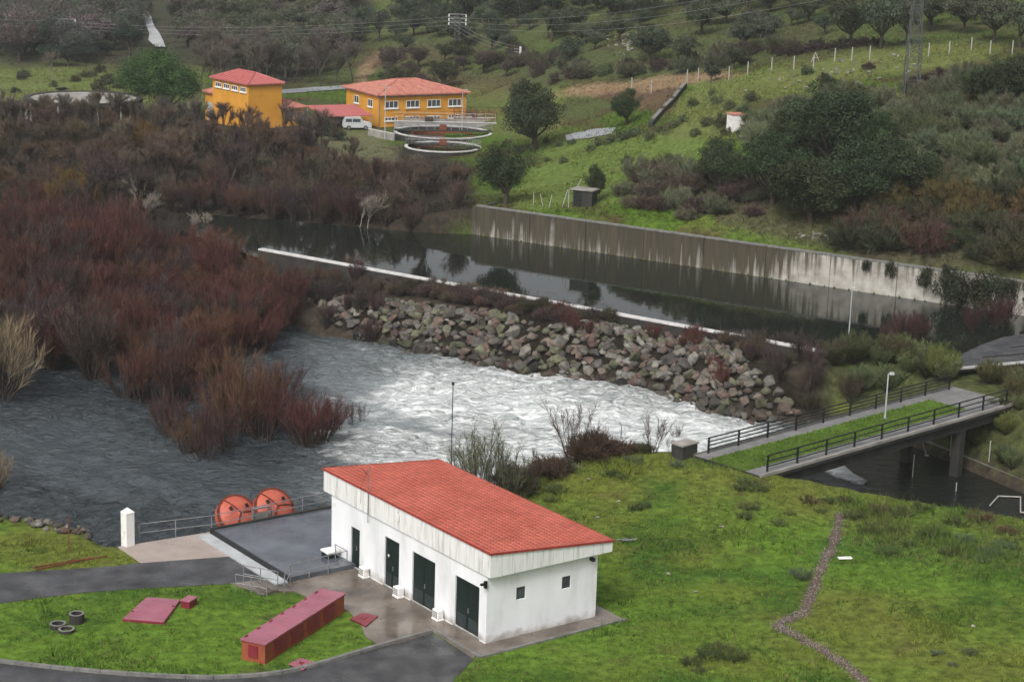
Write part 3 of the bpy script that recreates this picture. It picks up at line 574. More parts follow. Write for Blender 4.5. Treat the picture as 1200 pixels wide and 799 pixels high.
tw = .25; ncol = int(round((y1r - y0r + .1) / tw)); tw = (y1r - y0r + .1) / ncol; rl = .36; nrow = int(round((x1 - x0 + .12) / rl)); rl = (x1 - x0 + .12) / nrow
prof = [(0, 0.0), (.18, .035), (.35, .05), (.52, .035), (.7, 0.0)]
V = []; Fr = []; Av = []
for r_ in range(nrow):
    xa = x0 - .06 + r_ * rl; xb = xa + rl + .03; tint = rng.uniform(.86, 1.1, ncol)
    for c2 in range(ncol):
        kk = len(V)
        for u, hgt in prof + [(1.0, 0.0)]:
            yy = y0r - .05 + (c2 + u) * tw
            V.append((xa, yy, zr(xa) + .03 + hgt)); V.append((xb, yy, zr(xb) + .055 + hgt)); V.append((xb, yy, zr(xb) + .02 + hgt * .3)); Av += [tint[c2]] * 3
        for q in range(5):
            a = kk + q * 3; Fr.append((a, a + 1, a + 4, a + 3)); Fr.append((a + 1, a + 2, a + 5, a + 4))
tm = nmesh('roof_tiles', np.array(V), np.array(Fr), m_tile, False, {'v': np.array(Av)}, k=4); tag(mobj('roof_tiles', tm, wb), kind='stuff')
MB().box(x0 - .07, y0r - .07, zf - .03, x0 + .02, y1r + .07, zf + .075).build('verge_trim', m_trim, wb)
for yv in (y0r - .07, y1r - .02):
    q = MB(); q.v = [(x0 + .02, yv, zr(x0) - .03), (x1 + .06, yv, zr(x1) - .03), (x1 + .06, yv + .09, zr(x1) - .03), (x0 + .02, yv + .09, zr(x0) - .03)]; q.v += [(a, b, c + .105) for a, b, c in q.v]
    q.f = [[3, 2, 1, 0], [4, 5, 6, 7], [0, 1, 5, 4], [1, 2, 6, 5], [2, 3, 7, 6], [3, 0, 4, 7]]; q.build('verge_trim', m_trim, wb)
MB().tube((x1 + .05, -.2, zb - .02), (x1 + 1.0, -.35, zb - .05), .035).build('gutter_spout', m_steel, wb)
# fittings
MB().box(-.42, -.08, 3.22, -.1, .05, 3.32).box(-.2, -.1, 3.05, -.06, .04, 3.42).build('floodlight', m_black, wb)
MB().box(6.45, -.3, 3.28, 6.62, -.0, 3.45).build('camera_box', m_black, wb)
MB().tube((-.16, 11.1, 3.2), (-.16, 11.1, 6.4), .025).build('antenna_mast', m_steel, wb)
MB().tube((-.16, 11.1, 5.9), (-.16, 11.9, 6.1), .015).tube((-.16, 11.1, 6.3), (-.16, 10.9, 6.3), .012).path([(-.16, 11.15, 6.2), (-.3, 11.6, 5.2), (-.2, 11.8, 4.1)], .01).build('antenna_arm', m_black, wb)
MB().box(-.14, 8.0, 4.15, -.105, 8.3, 4.5).build('fascia_box', m_dirty, wb)
MB().box(-.02, 14.75, 3.05, -.001, 14.95, 3.25).build('number_plate', m_wframe, wb)
for yv in (11.25, 7.75, 3.95):
    ac = thing('vent_block', 'stained white concrete vent block on ground by wall between dark green doors', 'vent', W(-.28, yv, .05), BA, 'vent blocks along the white building')
    MB().box(-.2, -.3, 0, .22, .3, .12).build('base', m_dirty, ac, bevel=.02); MB().box(-.17, -.27, .122, .2, .27, .58).build('body', m_dirty, ac, bevel=.03)
    for q in range(4): MB().box(-.185, -.2, .18 + q * .09, -.172, .2, .22 + q * .09).build('slat', m_kerb, ac)
bn = thing('utility_box', 'small white topped box beside railing at the far end of white building', 'box', W(-.55, 14.4, .05), BA)
MB().box(-.35, -.35, 0, .35, .35, .55).build('body', m_door, bn); MB().box(-.4, -.4, .552, .4, .4, .68).build('lid', m_dirty, bn, bevel=.02)

# ------------------------------------------------------------------ dark wet roof slab of the pump chamber + railings
pc = thing('pump_chamber', 'dark wet flat roof slab of low pump chamber beside the river', 'chamber', W(0, 0), BA)
MB().box(-4.0, 12.75, -3.9, 6.5, 21.6, .02).build('chamber_wall', m_lgrey, pc)
for i in range(4):
    a = -4.1 + 2.65 * i; MB().box(a + .004, 12.7, .022, a + 2.646, 21.7, .3 if i else .3).build('roof_panel', m_slab, pc)
MB().box(-4.22, 12.62, .05, -4.102, 21.8, .38).build('left_upstand', m_black, pc); MB().box(-4.1, 21.702, .05, 6.5, 21.85, .42).build('rear_upstand', m_dark, pc)
MB().box(-5.0, 12.6, -.05, -4.23, 21.75, .12).build('side_ledge', m_lgrey, pc)
def railing(name, label, pts, h, sp, rails, m, r=.03, posts=None, zb=0.0, cat='railing', group=None, square=False):
    pts = [Vector((float(p[0]), float(p[1]), float(p[2]) if len(p) > 2 else zb)) for p in pts]; o = pts[0].copy(); t = thing(name, label, cat, o, 0, group); pts = [p - o for p in pts]
    for a, b in zip(pts, pts[1:]):
        n = max(1, int(round((b - a).length / sp)))
        for i in range(n + 1 if b is pts[-1] else n):
            p = a.lerp(b, i / n)
            (MB().box(p.x - r * 1.3, p.y - r * 1.3, p.z, p.x + r * 1.3, p.y + r * 1.3, p.z + h) if square else MB().tube(p, p + Vector((0, 0, h)), r)).build('post', m, t)
        for q in rails: MB().tube(a + Vector((0, 0, q)), b + Vector((0, 0, q)), r * .9).build('rail', m, t)
    return t
railing('railing', 'galvanised river railing running from white pillar past orange discs', [P(163, 634, .05), W(-4.0, 22.0, .05), W(6.0, 21.9, .3)], 1.05, 2.0, (.5, 1.03), m_steel)
railing('railing', 'galvanised railing along the front edge of dark roof slab', [W(-5.2, 11.3, .05), W(-4.2, 12.45, .1), W(-.45, 12.75, .1), W(-.45, 14.0, .1)], 1.05, 1.2, (.5, 1.03), m_steel)
railing('stair_railing', 'short sloping stair railing beside the asphalt path', [W(-7.2, 13.0, .05), W(-6.2, 11.4, .05)], .95, .9, (.45, .93), m_steel, group='stair rails by the asphalt path')
railing('stair_railing', 'short sloping stair railing beside the asphalt path', [W(-6.2, 14.0, .05), W(-5.1, 12.2, .05)], .95, .9, (.45, .93), m_steel, group='stair rails by the asphalt path')
st = thing('steps', 'few concrete steps between asphalt path and terrace', 'steps', W(-6.2, 12.7, 0), BA)
for i in range(3): MB().box(-.2 + i * .35, -1.0, 0, .15 + i * .35 - .004, .8, .03 + .05 * (i + 1)).build('step', m_conc, st)
# white pillar
pl = P(150, 639, 0); wp = thing('gate_pillar', 'white square pillar with pointed cap at the river railing end', 'pillar', (pl[0], pl[1], 0), BA + .15)
MB().box(-.28, -.28, -.2, .28, .28, 2.0).build('shaft', m_dirty, wp, bevel=.02)
q = MB(); q.v = [(-.3, -.3, 2.002), (.3, -.3, 2.002), (.3, .3, 2.002), (-.3, .3, 2.002), (0, 0, 2.28)]; q.f = [[3, 2, 1, 0], [0, 1, 4], [1, 2, 4], [2, 3, 4], [3, 0, 4]]; q.build('cap', m_dirty, wp)

# orange discs: dished covers with ribs, tilted at the river edge
def disc(px, py, z, dia, az, tilt, label):
    c = P(px, py, z); t = thing('dished_cover', label, 'steel cover', c, 0)
    n = 40; rings = 6; V = []; Fc = []
    r0 = dia / 2
    for i in range(rings + 1):
        rr = r0 * i / rings; dz = .38 * (1 - (i / rings) ** 2)
        for j in range(n): a = 2 * math.pi * j / n; V.append((rr * math.cos(a), rr * math.sin(a), dz))
    for i in range(rings):
        for j in range(n): j2 = (j + 1) % n; Fc.append([i * n + j, i * n + j2, (i + 1) * n + j2, (i + 1) * n + j])
    rot = Matrix.Rotation(az, 4, 'Z') @ Matrix.Rotation(tilt, 4, 'X')
    def put(o): o.matrix_local = rot; return o
    q = MB(); q.v = V; q.f = Fc; o = put(q.build('dish', m_orange, t, smooth=True)); md = o.modifiers.new('s', 'SOLIDIFY'); md.thickness = .04
    put(MB().ring((0, 0), r0 - .06, r0 + .06, -.10, .05, 48).build('rim', m_orust, t))
    put(MB().ring((0, 0), r0 - .10, r0 + .0, -.55, -.101, 48).build('collar', m_orange, t))
    for a in (0, 2 * math.pi / 3, 4 * math.pi / 3):
        q = MB()
        for i in range(6):
            s0, s1 = i / 6, (i + 1) / 6; q.bar((r0 * s0 * math.cos(a), r0 * s0 * math.sin(a), .38 * (1 - s0 ** 2) + .03), (r0 * s1 * math.cos(a), r0 * s1 * math.sin(a), .38 * (1 - s1 ** 2) + .03), .06, .07)
        put(q.build('rib', m_orust, t))
    for a, rr in ((.6, .55), (2.5, .5), (4.5, .6)):
        put(MB().box(r0 * rr * math.cos(a) - .07, r0 * rr * math.sin(a) - .1, .22, r0 * rr * math.cos(a) + .07, r0 * rr * math.sin(a) + .1, .42).build('lug', m_black, t))
    put(MB().tube((0, 0, -1.6), (0, 0, -.1), .12).build('stub', m_orust, t))
    return t
disc(279, 603, .35, 2.5, R(38), R(52), 'large orange steel dished cover behind railing next to white pillar side')
disc(322, 595, .5, 2.5, R(38), R(52), 'large orange steel dished cover behind railing nearer to white building')
wn_ = thing('winch', 'small grey winch frame with pale panel on the dark roof edge', 'winch', W(-.6, 22.3, .0), BA)
MB().box(-.6, -.1, 0, -.52, .1, .95).box(.52, -.1, 0, .6, .1, .95).box(-.6, -.08, .86, .6, .08, .94).build('frame', m_steel, wn_); MB().box(-.45, -.05, .1, .45, .05, .62).build('panel', m_tank, wn_)

# ------------------------------------------------------------------ red hatch covers and brick housing on the left lawn
def hull_plate(name, label, pts_px, z0, z1, m, cat='hatch'):
    c = np.mean([P(x, y, z1) for x, y in pts_px], 0); t = thing(name, label, cat, (c[0], c[1], z0))
    pts = [tuple((P(x, y, z1) - c)[:2]) for x, y in pts_px]
    return t, pts
t, pts = hull_plate('hatch_cover', 'large flat magenta metal hatch cover lying on left lawn', [(144, 724), (172, 699), (211, 702), (192, 728)], .0, .16, m_mag)
MB().prism([(x * 1.02, y * 1.02) for x, y in pts], -.05, .1).build('frame', m_magd, t); MB().prism(pts, .102, .16).build('lid', m_mag, t, bevel=.01)
p2 = [Vector(p) for p in pts]
for a, b in ((0, 1), (2, 3)): h_ = p2[a].lerp(p2[b], .3); MB().box(h_.x * .9 - .06, h_.y * .9 - .06, .162, h_.x * .9 + .06, h_.y * .9 + .06, .2).build('hinge', m_magd, t)
t, pts = hull_plate('vent_box', 'small dark red box with magenta lid beside the large hatch cover', [(211, 703), (221, 697), (232, 699), (222, 705)], 0, .42, m_mag, 'box')
MB().prism([(x * .9, y * .9) for x, y in pts], -.05, .37).build('body', m_magd, t); MB().prism(pts, .372, .43).build('lid', m_mag, t)
for nm, lb, px_, mm in (('loose_panel', 'dark red flat panel lying on wet concrete by long brick box', [(410, 724), (425, 717), (443, 721), (429, 733)], m_magd), ('loose_panel', 'magenta flat panel on grass by the kerb below brick box', [(338, 777), (352, 770), (369, 775), (355, 784)], m_mag)):
    t, pts = hull_plate(nm, lb, px_, .03, .12, mm, 'panel'); MB().prism(pts, .02, .09).build('plate', mm, t, bevel=.01)
    MB().prism([(x * .25, y * .25) for x, y in pts], .092, .11).build('grip', m_magd, t)
hA = W(-11.55, 3.9); hB = W(-3.77, 7.35 + .0)
hd = (hB - hA)[:2]; hL = float(np.hypot(*hd)); hang = math.atan2(hd[1], hd[0])
A_ = P(311, 754, 1.1)[:2]; B_ = P(405, 694, 1.1)[:2]; D_ = P(281, 748, 1.1)[:2]
hd = B_ - A_; hL = float(np.hypot(*hd)); hang = math.atan2(hd[1], hd[0]); nn = np.array([-hd[1], hd[0]]) / hL; hW = float((D_ - A_) @ nn)
hb = thing('brick_housing', 'long low brick box with magenta lid panels on left lawn', 'utility box', (A_[0], A_[1], 0), hang)
MB().box(.05, .05, -.1, hL - .05, hW - .05, 1.0).build('wall', m_brick, hb)
nl = 7
for i in range(nl):
    a, b = hL * i / nl, hL * (i + 1) / nl; ld = MB().box(a + .01 - (.04 if i == 0 else 0), -.03, 1.002, b - .01, hW + .03, 1.08 + .012 * (i % 2)).build('lid_panel', m_mag, hb, bevel=.01)
    MB().box(a + .3, hW - .12, 1.095, a + .55, hW - .04, 1.13).build('hinge', m_magd, ld)
for i in range(4):
    a = .9 + i * (hL - 1.5) / 4; ho = MB().box(a, .0, .22, a + 1.15, .049, .85).build('hatch_door', m_magd, hb); MB().box(a + .08, -.02, .3, a + 1.07, -.001, .77).build('louvre', m_magd, ho)
MB().box(0.0, .45, .25, .049, hW - .45, .85).build('end_hatch', m_magd, hb)
# concrete rings
for px_, py_, rr, hh, lb in ((68, 735, .40, .22, 'low mossy concrete ring on grass left of the taller ring'), (90, 729, .38, .48, 'tallest of three mossy concrete rings on the left lawn'), (78, 740, .40, .16, 'flattest mossy concrete ring of three on the left lawn')):
    c = P(px_, py_, 0); t = thing('concrete_ring', lb, 'ring', (c[0], c[1], 0)); MB().ring((0, 0), rr - .09, rr, -.05, hh, 24).build('ring_wall', m_dark, t); MB().ring((0, 0), rr - .1, rr + .01, hh + .002, hh + .03, 24).build('rim', m_kerb, t)
# rusty rails on the grass
for i, (a, b) in enumerate((((40, 664), (110, 653)), ((42, 667), (125, 651)))):
    t = thing('rusty_rail', 'thin rusty steel rail lying on the left grass verge', 'rail', P(*a, .08), 0, 'rusty rails on the grass'); d = Vector(P(*b, .08) - P(*a, .08)); MB().bar((0, 0, 0), d, .05, .06).build('bar', m_rust, t); MB().bar(d * .6 + Vector((-.15, -.15, .04)), d * .6 + Vector((.15, .2, .04)), .06, .04).build('tie', m_rust, t)

# ------------------------------------------------------------------ footbridge
bl_, fl_ = P(830, 531, 1.0), P(1112, 456, 1.0); bv = (fl_ - bl_)[:2]; bLn = float(np.hypot(*bv)); bang = math.atan2(bv[1], bv[0]); BWd = 5.0
def BW(x, y, z=0.0): return np.array([bl_[0] + x * math.cos(bang) - y * math.sin(bang), bl_[1] + x * math.sin(bang) + y * math.cos(bang), z])
br = thing('footbridge', 'narrow concrete bridge with black railings and grass strip across the channel', 'bridge', (bl_[0], bl_[1], 0), bang)
for i in range(5):
    a, b = -1.0 + (bLn + 2) * i / 5, -1.0 + (bLn + 2) * (i + 1) / 5
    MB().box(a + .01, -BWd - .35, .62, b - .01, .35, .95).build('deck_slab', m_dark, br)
for yv in (-BWd + .2, -BWd / 2, -.5): MB().box(1.5, yv - .3, -.1, bLn - .5, yv + .3, .618).build('beam', m_dark, br)
MB().box(-1, -.95, .952, bLn + 1, .30, .985).build('path_strip', m_bdeck, br); MB().box(-1, -BWd - .2, .952, bLn + 1.2, -BWd + .95, .985).build('path_strip', m_bdeck, br)
MB().box(-1, -BWd - .38, .84, bLn + 1.2, -BWd - .22, 1.03).build('edge_kerb', m_tank, br); MB().box(-1, .31, .80, bLn + 1, .42, 1.05).build('edge_kerb', m_kerb, br)
MB().box(bLn * .86, -BWd + .96, .952, bLn + 1, -.96, .975).build('end_paving', m_bdeck, br)
tag(MB().box(-1, -BWd + .96, .952, bLn * .86 - .01, -.96, 1.0).build('soil_strip', m_grass, br), None)
for xv in (1.6, bLn - 5.5):
    for yv in (-BWd + .2, -.5): MB().box(xv - .3, yv - .35, -5, xv + .3, yv + .35, -.102).build('pier', m_dark, br)
MB().box(-1.6, -BWd - .3, -4.5, 1.0, .4, -.52).build('abutment', m_dark, br)
def black_rail(y, label, rails):
    t = thing('bridge_railing', label, 'railing', BW(0, y, .98), bang); n = 9
    for i in range(n + 1):
        x = bLn * i / n; MB().box(x - .05, -.05, 0, x + .05, .05, 1.05).build('post', m_black, t)
    for z, r in rails: MB().box(-.1, -.035, z - r, bLn + .1, .035, z + r).build('rail', m_black, t)
black_rail(0, 'black steel bridge railing on the river foam side', ((.3, .03), (.55, .03), (.8, .03), (1.07, .035)))
black_rail(-BWd, 'black steel bridge railing on the dark pool side', ((.35, .03), (.70, .03), (1.07, .035)))
t = thing('concrete_block', 'dark square concrete block at the lawn end of bridge', 'block', BW(-1.2, .9, -.5), bang); MB().box(-.9, -.5, -1, .6, .5, 2.2).build('body', m_dark, t, bevel=.04); MB().box(-.95, -.55, 2.202, .65, .55, 2.3).build('cap', m_tank, t)
def lamp(label, base, top, armdir, box=None):
    t = thing('lamp_post', label, 'lamp post', base); d = Vector(tuple(np.array(top) - np.array(base)))
    MB().tube((0, 0, 0), d, .06, .045).build('pole', m_lgrey, t); MB().box(-.12, -.12, -.02, .12, .12, .12).build('base_plate', m_steel, t)
    MB().bar(d, d + Vector(armdir), .09, .06).build('arm', m_lgrey, t); e = d + Vector(armdir); MB().box(e.x - .16, e.y - .12, e.z - .1, e.x + .16, e.y + .12, e.z + .08).build('lamp_head', m_lgrey, t, bevel=.02)
    if box: MB().box(-.0, -.22, d.z * box - .25, .3, .1, d.z * box + .25).build('control_box', m_lgrey, t)
b0 = P(1037, 491, 1.0); h0 = 53 / pxm(b0) / cT; lamp('pale lamp post standing in the grass strip of bridge', b0, b0 + np.array([.0, 0, h0]), (.25, 0, .05))
b0 = G(993, 417); h0 = 78 / pxm(b0) / cT; lamp('tall pale post with small box at the end of low wall', b0, b0 + np.array([0, 0, h0]), (.1, 0, .05), .28)
b0 = G(528, 572)
t = thing('gauge_mast', 'thin dark mast with small head behind the white building', 'mast', b0); hm = P(531, 450, 0); hh = PD(531, 451, b0[1])[2] - b0[2]
MB().tube((0, 0, -.3), (0, 0, hh), .045, .03).build('pole', m_black, t); MB().box(-.1, -.1, hh, .1, .1, hh + .18).build('sensor', m_black, t); MB().tube((0, 0, -.3), (0, 0, .3), .09).build('socket', m_steel, t)
# channel ledge
e0, e1 = np.array(xy(1035, 494, -2.8)), np.array(xy(1330, 614, -2.8)); ed = e1 - e0; eL = float(np.hypot(*ed))
t = thing('channel_ledge', 'low mossy concrete ledge along dark pool beyond the bridge', 'ledge', (e0[0], e0[1], -4.4), math.atan2(ed[1], ed[0]))
for i in range(6): MB().box(eL * i / 6 + .01, -.15, 0, eL * (i + 1) / 6 - .01, .45, 1.6).build('ledge_block', m_kerb, t)
# spillway deck at right
so = np.array(xy(1115, 432, 1.6)); s1 = np.array(xy(1300, 414, 1.6)); sd_ = s1 - so; sL = float(np.hypot(*sd_)); sa = math.atan2(sd_[1], sd_[0])
t = thing('spillway_deck', 'dark wet grooved concrete deck at the end of basin', 'deck', (so[0], so[1], 0), sa)
pts_ = [(1115, 431.5), (1300, 414), (1300, 372), (1200, 391), (1175, 395), (1150, 404), (1135, 411), (1117, 421)]
lp = []
for x_, y_ in pts_:
    p = np.array(xy(x_, y_, 1.6)) - so; lp.append((p[0] * math.cos(sa) + p[1] * math.sin(sa), -p[0] * math.sin(sa) + p[1] * math.cos(sa)))
MB().prism(lp, 1.2, 1.6).build('deck_slab', m_asph, t); MB().box(0, -.18, 1.5, sL, -.004, 1.68).build('front_edge', m_cap, t)
for i in range(1, 5): yv = i * 2.1; MB().box(yv * 2.2, yv - .06, 1.602, sL - .3, yv + .06, 1.66).build('groove_rib', m_dark, t)
for i in range(5): MB().box(2 + i * 3.2, .4, -2, 2.4 + i * 3.2, .8, 1.19).build('pier', m_dark, t)
MB().box(.5, 2.2, -2, sL, 2.5, 1.19).build('back_wall', m_dark, t)
# fence posts scattered round channel and lawn edge
def fpost(label, px, py, hpx, m=m_post, bent=0.0, r=.05, group=None, name='fence_post', lean=(0, 0)):
    p = G(px, py); h = hpx / pxm(p) / cT; t = thing(name, label, 'post', p - np.array([0, 0, .2]), 0, group); q = Vector((lean[0], lean[1], h + .2)); MB().tube((0, 0, 0), q, r, n=5).build('shaft', m, t)
    if bent: MB().tube(q, q + Vector((-bent, 0, bent * .9)), r * .8, n=5).build('crook', m, t)
    else: MB().tube(q, q + Vector((0, 0, .05)), r * 1.15, n=5).build('cap', m, t)
    return t
for x_, y_, h_ in ((727, 530, 32), (770, 527, 36)): fpost('bent galvanised fence post among brambles at the foam edge', x_, y_, h_, m_steel, .22, .045, 'bent fence posts at the foam edge')
for x_, y_, h_ in ((1113, 536, 24), (1158, 549, 24), (1119, 590, 24), (1068, 575, 40), (962, 560, 24)): fpost('thin pale post standing by the dark channel pool', x_, y_, h_, m_post, 0, .04, 'posts by the channel')
fpost('thin dark post at the river edge left of white pillar', 81, 647, 42, m_rust, 0, .035)
for a, b in (((1075, 502), (1086, 533)), ((1074, 478), (1071, 512))):
    pa, pb = P(*a, .3), P(*b, -2.4); t = thing('brace_rod', 'thin pale rod leaning under the bridge deck', 'rod', pb, 0, 'rods under the bridge'); MB().tube((0, 0, 0), Vector(pa - pb), .04).build('rod', m_post, t); MB().box(-.12, -.12, -.05, .12, .12, .03).build('foot', m_post, t)
t = thing('pool_boom', 'pale pipe frame lying on the dark pool', 'pipe', P(1160, 600, ZR + .12)); MB().path([Vector(P(x, y, ZR + .12) - P(1160, 600, ZR + .12)) for x, y in ((1160, 592), (1170, 581), (1196, 582), (1196, 600), (1220, 601))], .05).build('pipe', m_post, t)

# ------------------------------------------------------------------ riprap
def rock_mesh(seed, flat=.7):
    r = np.random.default_rng(seed); bm = bmesh.new()
    for i in range(15):
        v = r.normal(size=3); v /= np.linalg.norm(v); v *= r.uniform(.75, 1.0); bm.verts.new((v[0] * 1.1, v[1] * .85, v[2] * flat))
    res = bmesh.ops.convex_hull(bm, input=bm.verts); bmesh.ops.delete(bm, geom=[e for e in res['geom_interior'] if isinstance(e, bmesh.types.BMVert)], context='VERTS')
    bmesh.ops.recalc_face_normals(bm, faces=bm.faces)
    me = bpy.data.meshes.new('stone'); bm.to_mesh(me); bm.free(); me.materials.append(m_rock); return me
ROCKS = [rock_mesh(i) for i in range(14)]
rock_cols = [(.135, .12, .105), (.17, .155, .135), (.15, .11, .09), (.12, .078, .066), (.11, .11, .07), (.13, .132, .085), (.20, .19, .17), (.08, .072, .068), (.15, .12, .10)]
rip = thing('riprap_bank', 'bank of tumbled mossy grey and reddish boulders along the foaming river', 'rock bank', (0, 150, 0))
rip_px = [(365, 350), (440, 352), (560, 366), (640, 384), (700, 378), (780, 395), (850, 406), (885, 430), (908, 455), (930, 480), (950, 500), (930, 508), (900, 503), (850, 494), (780, 474), (700, 458), (620, 446), (545, 432), (450, 412), (395, 385)]
cand = []
xs_ = np.arange(-30, 34, .43)
for xv in xs_:
    for yv in np.arange(136, 184, .43):
        x_ = xv + rnd.uniform(-.3, .3); y_ = yv + rnd.uniform(-.3, .3); z_ = float(hz(x_, y_)); a, b, f = proj(x_, y_, z_)
        if inpoly([a], [b], rip_px)[0]: cand.append((x_, y_, z_, b))
cand_ = []
for x_, y_, z_, b in cand:
    dsh = float(sdist([x_], [y_], far, closed=False)[0]); s_ = rnd.uniform(.24, .46) + .5 * max(0, 1 - dsh / 7) * rnd.random() + (.25 if rnd.random() < .12 else 0)
    if rnd.random() < .98 - .38 * max(0, 1 - dsh / 8): cand_.append((s_, x_, y_, z_))
cand_.sort(reverse=True)
def rcol():
    c = rnd.choice(rock_cols); k_ = rnd.uniform(.5, 1.1); return (c[0] * k_, c[1] * k_, c[2] * k_, 1)
for s_, x_, y_, z_ in cand_[:300]:
    o = mobj('stone', rnd.choice(ROCKS), rip); o.location = (x_, y_ - 150, z_ + s_ * .35); o.scale = (s_, s_ * rnd.uniform(.8, 1.1), s_ * rnd.uniform(.8, 1.15)); o.rotation_euler = (rnd.uniform(-.6, .6), rnd.uniform(-.6, .6), rnd.uniform(0, 6.3)); c = rcol(); k_ = .45 if z_ < ZR + .5 else 1.0; o.color = (c[0] * k_, c[1] * k_, c[2] * k_, 1)
def rock_fill(name, items, parent, off):
    V = []; Fc = []; Cc = []; n = 0
    tri = []
    for me in ROCKS:
        v = np.array([q.co for q in me.vertices]); f = np.array([p.vertices for p in me.polygons]); tri.append((v, f))
    for s_, x_, y_, z_ in items:
        v, f = rnd.choice(tri); a = rnd.uniform(0, 6.3); ca, sa2 = math.cos(a), math.sin(a); v = v * s_; v = np.c_[v[:, 0] * ca - v[:, 1] * sa2, v[:, 0] * sa2 + v[:, 1] * ca, v[:, 2]] + np.array([x_, y_, z_ + s_ * .3]) - off
        V.append(v); Fc.append(f + n); n += len(v); Cc.append(np.tile(rcol()[:3], (len(v), 1)))
    return tag(mobj(name, nmesh(name, np.vstack(V), np.vstack(Fc), m_rockv, False, {'col': np.vstack(Cc)}), parent), kind='stuff')
rock_fill('small_stones', cand_[300:], rip, np.array([0, 150, 0]))
# rubble on the left shore
sh = []
for i in range(150):
    tt = rnd.random(); px_ = -20 + 290 * tt; py_ = 604 + 24 * min(1, tt / .5) + rnd.uniform(-4, 7) - (0 if tt < .5 else (tt - .5) * 16); p = G(px_, py_); sh.append((rnd.uniform(.15, .42), p[0], p[1], p[2]))
o = rock_fill('shore_rubble', sh, None, np.zeros(3)); tag(o, 'dark broken rubble along the left river shore', 'rubble')

# ------------------------------------------------------------------ far side: yellow buildings, tanks, carport, vehicles
def hip_roof(parent, x0, y0, x1, y1, z, h, ov=.5, name='roof', m=None):
    x0 -= ov; y0 -= ov; x1 += ov; y1 += ov; lx, ly = x1 - x0, y1 - y0; q = MB(); s_ = min(lx, ly) / 2
    r = [(x0 + s_, (y0 + y1) / 2), (x1 - s_, (y0 + y1) / 2)] if lx >= ly else [((x0 + x1) / 2, y0 + s_), ((x0 + x1) / 2, y1 - s_)]
    q.v = [(x0, y0, z), (x1, y0, z), (x1, y1, z), (x0, y1, z), (r[0][0], r[0][1], z + h), (r[1][0], r[1][1], z + h), (x0, y0, z - .18), (x1, y0, z - .18), (x1, y1, z - .18), (x0, y1, z - .18)]
    q.f = [[0, 1, 5, 4], [2, 3, 4, 5], [1, 2, 5], [3, 0, 4]] if lx >= ly else [[0, 1, 4], [1, 2, 5, 4], [2, 3, 5], [3, 0, 4, 5]]
    q.f += [[6, 7, 1, 0], [7, 8, 2, 1], [8, 9, 3, 2], [9, 6, 0, 3], [9, 8, 7, 6]]
    o = q.build(name, m or m_rtile, parent)
    # cover-tile courses as rolls running down the two long slopes
    rl_ = MB()
    if lx >= ly:
        n = int(lx / .8)
        for i in range(n + 1):
            xx = x0 + lx * i / n; f_ = min(1, min(xx - x0, x1 - xx) / s_)
            for sy, ye in ((1, y0), (-1, y1)): rl_.tube((xx, ye, z + .03), (xx, ye + sy * s_ * f_, z + .03 + h * f_), .07, n=4)
        for a, b in ((0, 4), (3, 4), (1, 5), (2, 5), (4, 5)): rl_.tube(q.v[a], q.v[b], .12, n=5)
    else:
        n = int(ly / .8)
        for i in range(n + 1):
            yy = y0 + ly * i / n; f_ = min(1, min(yy - y0, y1 - yy) / s_)
            for sx, xe in ((1, x0), (-1, x1)): rl_.tube((xe, yy, z + .03), (xe + sx * s_ * f_, yy, z + .03 + h * f_), .07, n=4)
        for a, b in ((0, 4), (1, 4), (2, 5), (3, 5), (4, 5)): rl_.tube(q.v[a], q.v[b], .12, n=5)
    rl_.build('ridge_tiles', m or m_rtile, o); return o
def window(parent, face, u0, u1, z0, z1, nm=2, at=0.0):
    # face 'x': wall plane at x=at seen from -x (u is y); 'y': wall plane y=at seen from -y (u is x)
    B = (lambda q, a, b, d0, c, e, d1: q.box(d0, a, c, d1, b, e)) if face == 'x' else (lambda q, a, b, d0, c, e, d1: q.box(a, d0, c, b, d1, e))
    q = MB(); B(q, u0, u1, at - .05, z0, z0 + .09, at - .002); B(q, u0, u1, at - .05, z1 - .09, z1, at - .002); B(q, u0, u0 + .08, at - .05, z0 + .09, z1 - .09, at - .002); B(q, u1 - .08, u1, at - .05, z0 + .09, z1 - .09, at - .002)
    for i in range(1, nm): c = u0 + (u1 - u0) * i / nm; B(q, c - .04, c + .04, at - .05, z0 + .09, z1 - .09, at - .002)
    o = q.build('window', m_wframe, parent)
    for i in range(nm):
        a = u0 + .08 + (u1 - u0 - .08) * i / nm; b = u0 - .02 + (u1 - u0) * (i + 1) / nm; g_ = MB(); B(g_, a, b, at - .03, z0 + .09, z1 - .09, at - .01); g_.build('pane', m_glass, o)
    s_ = MB(); B(s_, u0 - .1, u1 + .1, at - .16, z0 - .14, z0 - .002, at - .003); s_.build('sill', m_wframe, o)
ybo = P(444, 149, 0); ybA = R(30)
yb = thing('yellow_office', 'two-storey ochre yellow office with rows of windows and terracotta hip roof', 'building', (ybo[0], ybo[1], 0), ybA)
YL, YW, YH = 14.6, 11.5, 4.6
MB().box(0, 0, -.5, YL, YW, YH).build('wall', m_yel, yb); hip_roof(yb, 0, 0, YL, YW, YH + .18, 1.6)
MB().box(-.03, -.03, YH - .25, YL + .03, YW + .03, YH - .1).build('string_course', m_tank, yb)
for i in range(4):
    u = .9 + i * 3.55; window(yb, 'y', u, u + 2.2, 2.7, 3.8, 3); window(yb, 'y', u, u + 2.2, .85, 1.4, 4)
for u in (2.2, 7.0): window(yb, 'x', u, u + 1.6, 2.65, 3.8, 2)
for u in (-.05, YL + .0): MB().tube((u, -.08, 0), (u, -.08, YH - .1), .05).build('downpipe', m_tank, yb)
